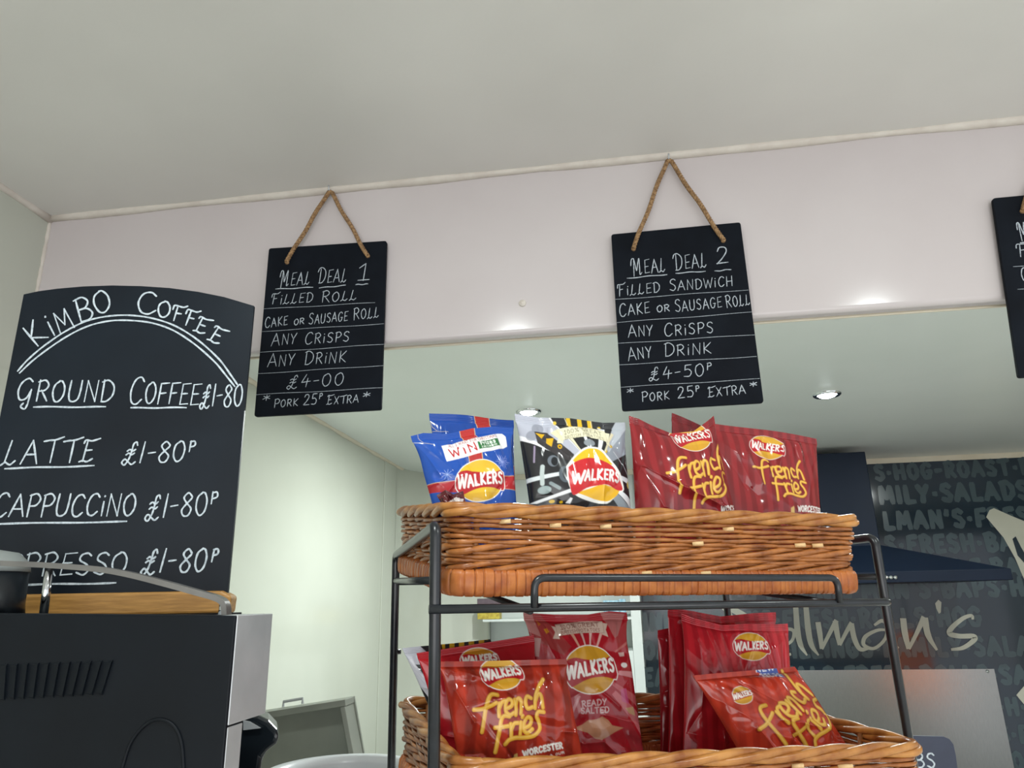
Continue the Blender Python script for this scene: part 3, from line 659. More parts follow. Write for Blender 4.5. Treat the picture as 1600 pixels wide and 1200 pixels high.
wire('retaining_bar', bend([RK(.083, -.020, 1.4915), RK(.083, -.022, 1.5205), RK(.455, -.022, 1.5165), RK(.455, -.020, 1.4885)], .012), .0040)
for u in (.08, .45): wire('base_wire', [RK(u, -.016, 1.4885), RK(u + .01, .37, 1.5265)], .0036)
wire('back_rail', [RK(.003, .37, 1.5275), RK(.57, .38, 1.5275)], .0042)
wire('front_rail', [RK(-.015, -.010, 1.2455), RK(.591, .050, 1.222)], .0045)
wire('back_rail', [RK(.003, .37, 1.262), RK(.57, .38, 1.240)], .0042)
for u in (.08, .45): wire('base_wire', [RK(u, .0, 1.241 - .023 * u / .57), RK(u + .01, .37, 1.258 - .023 * u / .57)], .0036)
hk = at_plane(611, 1019, RK(0, .37, 0), RV); wire('bolt', [hk, hk + RU * .014], .0035, 8)

# ------------------------------------------------------------------ wicker baskets
def basket(F, Wd, Dp, H, label, seed):
    rnd = random.Random(seed)
    root = empty('wicker_basket', tuple(F(Wd / 2, Dp / 2, -H))); tag(root, label, 'basket', 'wicker baskets on the wire rack')
    def path(inset, rad, step):
        """rounded rectangle, starting on the front side and running to the right"""
        x0, x1, y0, y1 = inset, Wd - inset, inset, Dp - inset
        segs = []
        L1, L2, q = x1 - x0 - 2 * rad, y1 - y0 - 2 * rad, math.pi * rad / 2
        per = 2 * (L1 + L2) + 4 * q; n = int(per / step); P = []; Nn = []
        for i in range(n):
            s = per * i / n
            for typ, ln, arg in (('l', L1, ((x0 + rad, y0), (1, 0), (0, -1))), ('a', q, ((x1 - rad, y0 + rad), -90)), ('l', L2, ((x1, y0 + rad), (0, 1), (1, 0))), ('a', q, ((x1 - rad, y1 - rad), 0)),
                                 ('l', L1, ((x1 - rad, y1), (-1, 0), (0, 1))), ('a', q, ((x0 + rad, y1 - rad), 90)), ('l', L2, ((x0, y1 - rad), (0, -1), (-1, 0))), ('a', q, ((x0 + rad, y0 + rad), 180))):
                if s <= ln + 1e-9:
                    if typ == 'l':
                        o, d, nn = arg; P.append((o[0] + d[0] * s, o[1] + d[1] * s)); Nn.append(nn)
                    else:
                        c, a0 = arg; t = math.radians(a0) + s / rad; P.append((c[0] + rad * math.cos(t), c[1] + rad * math.sin(t))); Nn.append((math.cos(t), math.sin(t)))
                    break
                s -= ln
        return np.array(P), np.array(Nn), per
    mb = MB()
    def weave(w, kind, ph0):
        ins = .004 + .010 * (-w / H)
        P, Nn, per = path(ins, .022, .0045); n = len(P); s = np.arange(n) / n
        if kind == 'rope': nst, tl, rad, ao, au = 3, .150, .0031, .0036, .0040
        else: nst, tl, rad, ao, au = 2, .118, .00222, .0030, .0005
        turns = round(per / tl)
        for q in range(nst):
            th = 2 * math.pi * (turns * s + q / nst) + ph0
            wv = np.interp(s * turns, range(turns + 1), [rnd.uniform(-1, 1) for _ in range(turns)] + [0])
            out = ao * np.cos(th); up = au * np.sin(th) + .0009 * wv
            rr = rad * (1 + .14 * np.cos(th) + .10 * np.interp(s * 40, range(41), [rnd.uniform(-1, 1) for _ in range(41)]))
            mb.tube([F(P[i][0] + Nn[i][0] * out[i], P[i][1] + Nn[i][1] * out[i], w + up[i]) for i in range(n)], rr, 7, closed=True)
    for k, (w, kind) in enumerate([(-.0150, 'thin'), (-.0205, 'thin'), (-.0262, 'thin'), (-.0318, 'thin'), (-.0374, 'thin'), (-.0450, 'rope'), (-.0520, 'thin'), (-.0565, 'thin'), (-.0630, 'rope')]):
        weave(w, kind, k * 2.3 + seed)
    rel(mb, root).build('woven_wall', M['wicker'], root, True)
    # cut cane ends standing out of the weave
    for k in range(9):
        u = rnd.uniform(.03, Wd - .03); w = rnd.choice([-.016, -.019, -.036, -.069]); a = F(u, .004, w); b = F(u + .011, -.0015, w + .001)
        rel(MB().tube([a, b], .0026, 7), root).build('cane_end', M['cane'], root, True)
    P, Nn, per = path(.010, .022, .052)
    for p, nn in zip(P, Nn): rel(MB().tube([F(p[0] + nn[0] * .003, p[1] + nn[1] * .003, -.006), F(p[0] - nn[0] * .006, p[1] - nn[1] * .006, -H + .012)], .0034, 8), root).build('stake', M['stake'], root, True)
    rm = MB(); P, Nn, per = path(.003, .024, .004); n = len(P); turns = round(per / .17); s = np.arange(n) / n
    for ph in (0, 2.094, 4.188):
        th = 2 * math.pi * turns * s + ph
        pts = [F(P[i][0] + Nn[i][0] * .0042 * math.cos(th[i]), P[i][1] + Nn[i][1] * .0042 * math.cos(th[i]), -.0045 + .0042 * math.sin(th[i])) for i in range(n)]
        rm.tube(pts, .0044, 8, closed=True)
    rel(rm, root).build('rim', M['wicker_rim'], root, True)
    # wrapped foot rail: cane bound round and round
    wr = MB(); P, Nn, per = path(.011, .020, .0007); n = len(P); m = 14; vs = []
    turns = round(per / .0088); edge = np.cumsum([rnd.uniform(.6, 1.4) for _ in range(turns)]); edge = np.concatenate([[0], edge]) / edge[-1]
    jit = [rnd.uniform(.3, 1.2) for _ in range(turns)]
    for i in range(n):
        k = min(np.searchsorted(edge, i / n, side='right') - 1, turns - 1); fr = (i / n - edge[k]) / (edge[k + 1] - edge[k])
        g = (1 - abs(2 * fr - 1) ** 12) * (.75 + .25 * jit[k])
        for j in range(m):
            t = 2 * math.pi * j / m; c, sn = math.cos(t), math.sin(t)
            c = math.copysign(abs(c) ** .6, c); sn = math.copysign(abs(sn) ** .6, sn)
            rw = .0112 + .0032 * g; ro = .0068 + .0046 * g
            vs.append(F(P[i][0] + Nn[i][0] * ro * c, P[i][1] + Nn[i][1] * ro * c, -H + .0142 + rw * sn))
    wr.add(vs, [(i * m + j, i * m + (j + 1) % m, ((i + 1) % n) * m + (j + 1) % m, ((i + 1) % n) * m + j) for i in range(n) for j in range(m)])
    rel(wr, root).build('wrapped_base', M['wicker_wrap'], root, True)
    fl = MB()
    for k in range(int((Dp - .04) / .0075)):
        v = .02 + k * .0075; pts = [F(.02 + (Wd - .04) * t, v, -H + .012 + .002 * math.sin(t * 40 + k * math.pi)) for t in np.linspace(0, 1, 60)]; fl.tube(pts, .0036, 5)
    rel(fl, root).build('woven_floor', M['wicker'], root, True)
    return root
basket(FT, .53, .358, .093, 'honey brown wicker basket on the top tier of the rack', 1)
basket(FL, .550, .36, .093, 'honey brown wicker basket on the lower tier, cut off by the bottom edge', 2)

# ------------------------------------------------------------------ crisp packets
def grid_mesh(name, co, nu, nv, col=None, flip=False):
    me = bpy.data.meshes.new(name); co = np.asarray(co, np.float32)
    idx = np.arange(nu * nv).reshape(nv, nu)
    q = np.stack([idx[:-1, :-1], idx[:-1, 1:], idx[1:, 1:], idx[1:, :-1]], -1).reshape(-1, 4)
    if flip: q = q[:, ::-1]
    return raw_mesh(name, co.reshape(-1, 3), q, None if col is None else col.reshape(-1, 3))
def raw_mesh(name, co, quads, col=None):
    me = bpy.data.meshes.new(name)
    me.vertices.add(len(co)); me.vertices.foreach_set('co', np.asarray(co, np.float32).ravel())
    me.loops.add(len(quads) * 4); me.loops.foreach_set('vertex_index', np.ascontiguousarray(quads, dtype=np.int32).ravel())
    me.polygons.add(len(quads)); me.polygons.foreach_set('loop_start', np.arange(0, len(quads) * 4, 4, dtype=np.int32))
    me.polygons.foreach_set('use_smooth', np.ones(len(quads), bool))
    me.update(calc_edges=True); me.validate()
    if col is not None:
        a = me.attributes.new('print', 'FLOAT_COLOR', 'POINT')
        a.data.foreach_set('color', np.concatenate([col, np.ones((len(col), 1))], 1).astype(np.float32).ravel())
    return me

class Art:
    """print design laid on the flat film: shapes are given as points on the packet, colours fill the grid"""
    def __init__(s, G, pl, e1, e2, O, base):
        s.G = G; s.pl, s.e1, s.e2, s.O = pl, e1, e2, O
        s.C = np.tile(np.array(lin(base)), (len(G), 1)); s.aa = .0006
        a, b = s.L((0, 0)), s.L((100, 0)); s.k = .0095 * 0 + np.linalg.norm(b - a) / 100
    def L(s, p):
        d = s.pl(*p) - s.O; return np.array([d.dot(s.e1), d.dot(s.e2)])
    def Ls(s, pts): return np.array([s.L(p) for p in pts])
    def mix(s, al, col):
        c = np.array(lin(col)) if isinstance(col, str) else np.array(col)
        s.C = s.C * (1 - al[:, None]) + c * al[:, None]
    def poly(s, pts, col, op=1.0, edge=None, ew=1.2):
        P = s.Ls(pts)
        if edge: s.stroke(list(pts) + [pts[0]], ew * 2, edge)
        lo, hi = P.min(0) - .002, P.max(0) + .002
        m = np.where((s.G > lo).all(1) & (s.G < hi).all(1))[0]; g = s.G[m]; ins = np.zeros(len(g), bool); dist = np.full(len(g), 9.0)
        for i in range(len(P)):
            a, b = P[i], P[(i + 1) % len(P)]
            c = ((a[1] > g[:, 1]) != (b[1] > g[:, 1])) & (g[:, 0] < (b[0] - a[0]) * (g[:, 1] - a[1]) / (b[1] - a[1] + 1e-15) + a[0]); ins ^= c
            dist = np.minimum(dist, s.seg(g, a, b))
        al = np.zeros(len(s.G)); al[m] = np.clip(np.where(ins, dist, -dist) / s.aa + .5, 0, 1) * op; s.mix(al, col)
    @staticmethod
    def seg(g, a, b):
        d = b - a; t = np.clip(((g - a) @ d) / (d @ d + 1e-15), 0, 1); return np.hypot(*(g - a - t[:, None] * d).T)
    def stroke(s, pts, w, col, op=1.0):
        P = s.Ls(pts); W2 = w * s.k / 2
        lo, hi = P.min(0) - W2 - .001, P.max(0) + W2 + .001
        m = np.where((s.G > lo).all(1) & (s.G < hi).all(1))[0]
        if not len(m): return
        g = s.G[m]; d = np.full(len(g), 9.0)
        for i in range(len(P) - 1): d = np.minimum(d, s.seg(g, P[i], P[i + 1]))
        al = np.zeros(len(s.G)); al[m] = np.clip((W2 - d) / s.aa + .5, 0, 1) * op; s.mix(al, col)
    def ell(s, c, rx, ry, col, rot=0, op=1.0, edge=None, ew=1.2):
        a = math.radians(rot)
        s.poly([(c[0] + rx * math.cos(t) * math.cos(a) - ry * math.sin(t) * math.sin(a), c[1] + rx * math.cos(t) * math.sin(a) + ry * math.sin(t) * math.cos(a)) for t in np.linspace(0, 2 * math.pi, 40)[:-1]], col, op, edge, ew)
    def text(s, t, a, b, h, w, col, slant=.0, arch=0.0, gap=.22, rise=None):
        st, tw = layout(t, gap, 1.0, .5); a = np.array(a, float); b = np.array(b, float); ex = (b - a) / tw; nn = np.array([ex[1], -ex[0]]); nn /= np.linalg.norm(nn)
        for q in st:
            pts = []
            for x, y in q:
                f = x / tw; pts.append(a + ex * (x + slant * y) + nn * (h * y + arch * math.sin(math.pi * f)))
            s.stroke(pts, w, col)
    def stripes(s, p0, p1, n, col, duty=.5, op=.5):
        a, b = s.L(p0), s.L(p1); d = b - a; t = ((s.G - a) @ d) / (d @ d) * n
        al = (np.clip((np.abs((t % 1) - .5) - (1 - duty) / 2) / .12 + .5, 0, 1)) * op; s.mix(al, col)
    def logo(s, c, ex, ey, red='#b8202b', yel='#e8b51c', white='#f2efe8', yel2='#c98a1e', outline=1.4, band=True, txt=True):
        c = np.array(c, float); ex = np.array(ex, float); ey = np.array(ey, float); r = np.linalg.norm(ex)
        def T(pts): return [tuple(c + ex * x + ey * y) for x, y in pts]
        circ = [(.93 * math.cos(t), .97 * math.sin(t)) for t in np.linspace(0, 2 * math.pi, 44)[:-1]]
        bnd = catmull([(-.97, -.12), (-.84, -.42), (-.55, -.52), (-.2, -.44), (.15, -.36), (.5, -.36), (.80, -.48)], 5) + catmull([(.92, -.36), (.98, -.05), (1.0, .28), (.95, .46)], 4) + \
              catmull([(.8, .44), (.5, .34), (.1, .33), (-.25, .42), (-.55, .58), (-.72, .66)], 5) + catmull([(-.82, .52), (-.95, .25), (-.97, -.12)], 4)
        bnd = [tuple(q) for q in bnd]
        ow = max(.7, .035 * r)
        s.poly(T(circ), white, edge=white, ew=ow)
        if band: s.poly(T(bnd), white, edge=white, ew=ow)
        s.poly(T(circ), yel); s.poly(T([(x, y) for x, y in circ if y > .5]), yel2, op=.35)
        if band: s.poly(T(bnd), red)
        else: s.poly(T([(-1.1, -.35), (1.0, -.5), (1.15, .2), (-1.0, .5)]), '#b03a28')
        if txt:
            A, B = T([(-.88, .32), (.90, .14)])
            h = .54 * np.linalg.norm(ey)
            s.text('W', A, np.array(A) + (np.array(B) - np.array(A)) * .20, h * 1.12, max(.9, .098 * r), white, slant=.18)
            s.text('ALKERS', np.array(A) + (np.array(B) - np.array(A)) * .235, B, h * .95, max(.9, .090 * r), white, slant=.12, arch=h * .10, gap=.3)
    def fries(s, q, w=5.4, col='#e2ab3c', hi='#f0cb6e', sh='#6e1d18'):
        """looped lettering; q maps three anchors of the design (top of the h, left end of the first cross bar, tail of the s)"""
        src = np.array([[1215, 375, 1], [565, 655, 1], [850, 970, 1]], float)
        A = np.linalg.solve(src, np.array(q, float))
        S = [[(775, 520), (725, 514), (692, 545), (672, 620), (657, 740), (640, 860)], [(565, 655), (640, 648), (710, 618), (755, 592)], [(788, 715), (782, 650), (786, 598)], [(786, 640), (812, 585), (850, 572)],
             [(845, 648), (895, 622), (908, 580), (875, 558), (845, 600), (848, 672), (885, 702), (922, 682)], [(938, 702), (940, 630), (934, 562)], [(940, 612), (966, 552), (994, 570), (992, 630), (986, 690)],
             [(1088, 548), (1052, 533), (1034, 580), (1050, 642), (1097, 630)], [(1215, 375), (1165, 450), (1132, 530), (1120, 640)], [(1130, 570), (1162, 510), (1188, 530), (1196, 635)],
             [(882, 716), (832, 712), (806, 755), (788, 880), (765, 1045)], [(755, 820), (820, 812), (872, 804)], [(900, 905), (898, 850), (893, 786)], [(900, 832), (925, 782), (962, 775)],
             [(984, 880), (990, 770)], [(1002, 722), (1006, 712)], [(1020, 826), (1072, 798), (1088, 748), (1056, 722), (1022, 775), (1022, 846), (1056, 866), (1096, 832)],
             [(1202, 676), (1150, 674), (1134, 716), (1158, 765), (1166, 830), (1110, 892), (1020, 910), (940, 912), (880, 932), (850, 970)]]
        L = [[tuple(np.array([p[0], p[1], 1]) @ A) for p in catmull(t, 5)] for t in S]
        for t in L: s.stroke([(x - 1.2, y + 1.6) for x, y in t], w + 1.5, sh, .55)
        for t in L: s.stroke(t, w, col)
        for t in L: s.stroke([(x - .5, y - .7) for x, y in t], w * .35, hi, .6)
    def banner(s, a, b, h, col, tcol, sag=4):
        a = np.array(a, float); b = np.array(b, float); n = 14
        up = [(1 - t) * a + t * b + np.array([0, -sag * math.sin(math.pi * t)]) for t in np.linspace(0, 1, n)]
        lo = [p + np.array([(b - a)[1] / np.linalg.norm(b - a) * 0 + 1.5, h]) for p in up]
        s.poly([tuple(a + (-6, 2)), tuple(a + (2, 4)), tuple(a + (4, h + 5)), tuple(a + (-5, h + 4)), tuple(a + (-2, h * .5 + 3))], col)
        s.poly([tuple(b + (7, 4)), tuple(b + (-2, 2)), tuple(b + (-1, h + 3)), tuple(b + (7, h + 7)), tuple(b + (4, h * .6 + 3))], col)
        s.poly([tuple(p) for p in up + lo[::-1]], col, edge=tcol, ew=.4); s.poly([tuple(p) for p in up + lo[::-1]], col)
        d = b - a
        s.text('100% GREAT', a + d * .10 + (0, h * .48), b - d * .08 + (0, h * .46), h * .36, .85, tcol, arch=sag * .9)
        s.text('BRITISH POTATOES', a + d * .10 + (0, h * .92), b - d * .06 + (0, h * .88), h * .27, .6, tcol, arch=sag * .9)

def packet(F, v0, quad, label, paint, base, yaw=0.0, tilt=12.0, T=.020, seed=0, top=None, NU=230, crease=1.7, group='crisp packets in the wicker baskets', back=None, ears=.0, folds=()):
    """a filled film packet: quad = TL TR BR BL as seen, standing on a leaning plane in basket F at depth v0"""
    rng = np.random.default_rng(seed)
    base3 = F(.265, v0, -.078)
    y, t = math.radians(yaw), math.radians(tilt)
    n = F.M @ np.array([math.sin(y) * math.cos(t), -math.cos(y) * math.cos(t), math.sin(t)])
    pl = Plane(base3, n); c = [pl(*q) for q in quad]
    e1 = unit(c[1] - c[0]); e2 = np.cross(pl.n, e1); O = c[0]
    Wm = np.linalg.norm(c[1] - c[0]); Hm = np.linalg.norm(c[3] - c[0]); NV = int(NU * min(Hm / Wm, 1.9))
    q2 = np.array([[(p - O).dot(e1), (p - O).dot(e2)] for p in c])
    u = np.linspace(0, 1, NU); v = np.linspace(0, 1, NV); U, V = np.meshgrid(u, v)
    seal = .052
    Vi = np.clip((V - seal) / (1 - 2 * seal), 0, 1)
    # the filled belly draws the sides in, the seals keep their full width
    pin = .055 * np.sin(math.pi * Vi) ** .55 + ears * np.exp(-((Vi - .13) / .12) ** 2) * (Vi > 0)
    Up = .5 + (U - .5) * (1 - pin)
    g = ((1 - Up) * (1 - V))[..., None] * q2[0] + (Up * (1 - V))[..., None] * q2[1] + (Up * V)[..., None] * q2[2] + ((1 - Up) * V)[..., None] * q2[3]
    tz = np.zeros_like(U)
    if top is not None:                                    # the top edge is pulled about: (u, drop, push) in millimetres
        tu, td, tp = zip(*top); dr = np.interp(U, tu, td) * .001; ps = np.interp(U, tu, tp) * .001; fall = np.clip(1 - V / .30, 0, 1) ** 1.5
        g = g - dr[..., None] * fall[..., None] * np.array([0, 1.0]); tz = ps * fall
    belly = np.clip(4 * U * (1 - U), 0, 1) ** .52 * np.clip(np.sin(math.pi * Vi), 0, 1) ** .48
    h = T * belly
    w = np.zeros_like(U)
    for k in range(int(26 * crease)):                      # creases running out of the seals and corners
        topk = rng.random() < .6; u0 = rng.random(); sl = rng.uniform(-.55, .55); sg = rng.uniform(.012, .04); ln = rng.uniform(.10, .42); am = rng.uniform(-1, 1) * .0027
        D = Vi if topk else 1 - Vi
        w += am * np.exp(-((U - u0 - sl * D) / (sg * (1 + 2.2 * D))) ** 2) * np.exp(-(D / ln) ** 2) * np.clip(D / .03, 0, 1)
    for k in range(int(12 * crease)):                      # dents and long folds across the film
        a0 = rng.uniform(0, math.pi); cx, cy = rng.uniform(.1, .9, 2); du = (U - cx) * math.cos(a0) + (Vi - cy) * math.sin(a0); dv = -(U - cx) * math.sin(a0) + (Vi - cy) * math.cos(a0)
        w += rng.uniform(-1, 1) * .0028 * np.exp(-(du / rng.uniform(.03, .10)) ** 2 - (dv / rng.uniform(.15, .45)) ** 2) * (belly > .05)
    ridges = []
    for k in range(int(9 * crease)):                       # sharp ridges running in from corners, seals and sides
        ua, va = [(0.02, rng.uniform(.08, .9)), (.98, rng.uniform(.08, .9)), (rng.uniform(.05, .95), .07), (rng.uniform(.05, .95), .93)][rng.integers(4)]
        t_, l_ = rng.uniform(.25, .8), rng.uniform(.12, .42); d_ = np.array([.5 - ua, .5 - va]) + rng.uniform(-.25, .25, 2); d_ = d_ / np.linalg.norm(d_) * l_
        ridges.append((ua, va, ua + d_[0], va + d_[1], rng.uniform(-1, 1) * 3.0, rng.uniform(.016, .04)))
    for (ua, va, ub, vb, am, sg) in list(folds) + ridges:                 # sharp ridges seen in the photograph
        A, B = np.array([ua, va]), np.array([ub, vb]); d = B - A; tt = np.clip(((U - ua) * d[0] + (V - va) * d[1]) / (d @ d), 0, 1)
        dd = np.hypot(U - ua - tt * d[0], (V - va - tt * d[1]) * Hm / Wm); w += am * .001 * (np.exp(-np.abs(dd) / sg)) * np.clip(belly * 3, 0, 1)
    w *= np.clip(belly * 2.2, 0, 1)
    rip = .00035 * np.sin(V * NV * .0 + V * 2 * math.pi * 14 / seal * .32) * ((V < seal * .92) | (V > 1 - seal * .92))
    sway = .0035 * np.sin(U * math.pi * rng.uniform(1.2, 2.2) + rng.uniform(0, 6)) * (np.exp(-(V / .12) ** 2))
    z = h + w + rip + sway + tz
    co = O + g[..., 0:1] * e1 + g[..., 1:2] * e2 + z[..., None] * pl.n
    A = Art(g.reshape(-1, 2), pl, e1, e2, O, base); A.aa = Wm / NU * 1.1
    paint(A); C = A.C.reshape(NV, NU, 3)
    root = empty('crisp_packet', tuple(co[NV - 1, NU // 2])); tag(root, label, 'crisp packet', group)
    r0 = np.array(root.location)
    ns = int(seal * NV) + 1
    def part(name, r0_, r1_, backside=True):
        f = co[r0_:r1_] - r0; nvr = r1_ - r0_; st = 5
        cols = list(range(0, NU, st)); cols = cols if cols[-1] == NU - 1 else cols + [NU - 1]
        rws = list(range(r0_, r1_, st)); rws = rws if rws[-1] == r1_ - 1 else rws + [r1_ - 1]
        bz = -(h + .6 * w) + sway + tz - rip - .0006
        bco = (O + g[..., 0:1] * e1 + g[..., 1:2] * e2 + bz[..., None] * pl.n)[np.ix_(rws, cols)] - r0
        idx = np.arange(nvr * NU).reshape(nvr, NU); q = np.stack([idx[:-1, :-1], idx[1:, :-1], idx[1:, 1:], idx[:-1, 1:]], -1).reshape(-1, 4)
        b0 = nvr * NU; nb = len(cols); idb = b0 + np.arange(len(rws) * nb).reshape(len(rws), nb)
        qb = np.stack([idb[:-1, :-1], idb[:-1, 1:], idb[1:, 1:], idb[1:, :-1]], -1).reshape(-1, 4)
        # side edges joined so the film has no gap
        def stitch(ci, cb, fl):
            out = []
            for a in range(len(rws) - 1):
                i0, i1 = rws[a] - r0_, rws[a + 1] - r0_; m = (i0 + i1) // 2
                qd = (idx[i0, ci], idx[i1, ci], idb[a + 1, cb], idb[a, cb]); out.append(qd[::-1] if fl else qd)
            return out
        extra = np.array(stitch(0, 0, True) + stitch(NU - 1, nb - 1, False))
        V3 = np.concatenate([f.reshape(-1, 3), bco.reshape(-1, 3)]); bc = np.tile(np.array(lin(back or base)), (len(bco.reshape(-1, 3)), 1))
        Cc = np.concatenate([C[r0_:r1_].reshape(-1, 3), bc])
        return obj(name, raw_mesh(name, V3, np.concatenate([q, qb, extra]), Cc), M['film'], root)
    part('top_seal', 0, ns + 1); part('pouch', ns, NV - ns); part('bottom_seal', NV - ns - 1, NV)
    return root

RED, DRED, FRED = '#a8242c', '#7c1a20', '#8f2a28'
def line3(F3): return F3
def paint_blue(A, dx=0, dy=0, full=True):
    def P(x, y): return (x / 7.27 + 640 + dx, y / 7.27 + 635 + dy)
    for k in range(7): A.ell(P(300 + 130 * k, 820 + 90 * (k % 3)), 9, 9, '#2f57b8', op=.5)
    A.poly([P(560, 200), P(735, 200), P(790, 700), P(655, 700)], '#b5322f'); A.stroke([P(560, 200), P(655, 700)], 1.1, '#e0c08c'); A.stroke([P(740, 200), P(790, 700)], 1.1, '#e0c08c')
    A.poly([P(150, 900), P(480, 885), P(500, 1010), P(150, 990)], '#a8272f'); A.stroke([P(150, 902), P(480, 880)], .9, '#d9b58a')
    A.poly([P(1010, 820), P(1260, 780), P(1260, 960), P(1010, 965)], '#b3262d'); A.stroke([P(1010, 825), P(1260, 785)], .9, '#d9b58a'); A.stroke([P(1030, 965), P(1260, 960)], .9, '#d9b58a')
    A.stroke([P(80, 300), P(95, 370), P(150, 430), P(260, 450)], .8, '#b9b2a6'); A.stroke([P(30, 420), P(140, 430)], .8, '#b9b2a6')
    if not full: return
    A.poly([P(345, 470), P(1000, 308), P(1050, 308), P(1085, 350), P(1092, 470), P(1040, 500), P(395, 655)], '#f1f0ee')
    A.text("ALL i WANT FOR CHRISTMAS'", P(430, 488), P(985, 360), 5.2, .85, '#a8434a'); A.text('WIN', P(450, 605), P(735, 530), 13, 2.6, '#b8242c', slant=-.05, gap=.3)
    A.poly([P(738, 430), P(985, 378), P(1003, 468), P(752, 524)], '#2f6e3c'); A.text('Prizes', P(775, 472), P(945, 432), 6, 1.35, '#eef2ec'); A.text('EVERY 5 MINUTES', P(785, 505), P(960, 465), 2.4, .6, '#e2eadf')
    for a in range(12):
        t = a * math.pi / 6; r = 12 if a % 2 == 0 else 8; c = P(1020, 660)
        A.stroke([c, (c[0] + r * math.cos(t), c[1] + r * math.sin(t))], .9, '#8c9ad6', .8)
        A.stroke([(c[0] + r * .6 * math.cos(t), c[1] + r * .6 * math.sin(t)), (c[0] + r * .85 * math.cos(t + .35), c[1] + r * .85 * math.sin(t + .35))], .7, '#8c9ad6', .7)
    c = P(390, 810)
    for a in range(9):
        t = a * .7; A.stroke([c, (c[0] + 8 * math.cos(t), c[1] + 8 * math.sin(t))], .8, '#9fb6e8', .7)
    A.logo(P(757, 880), (39, -1.5), (-1, 33), red='#b3222a', yel='#e3b936')

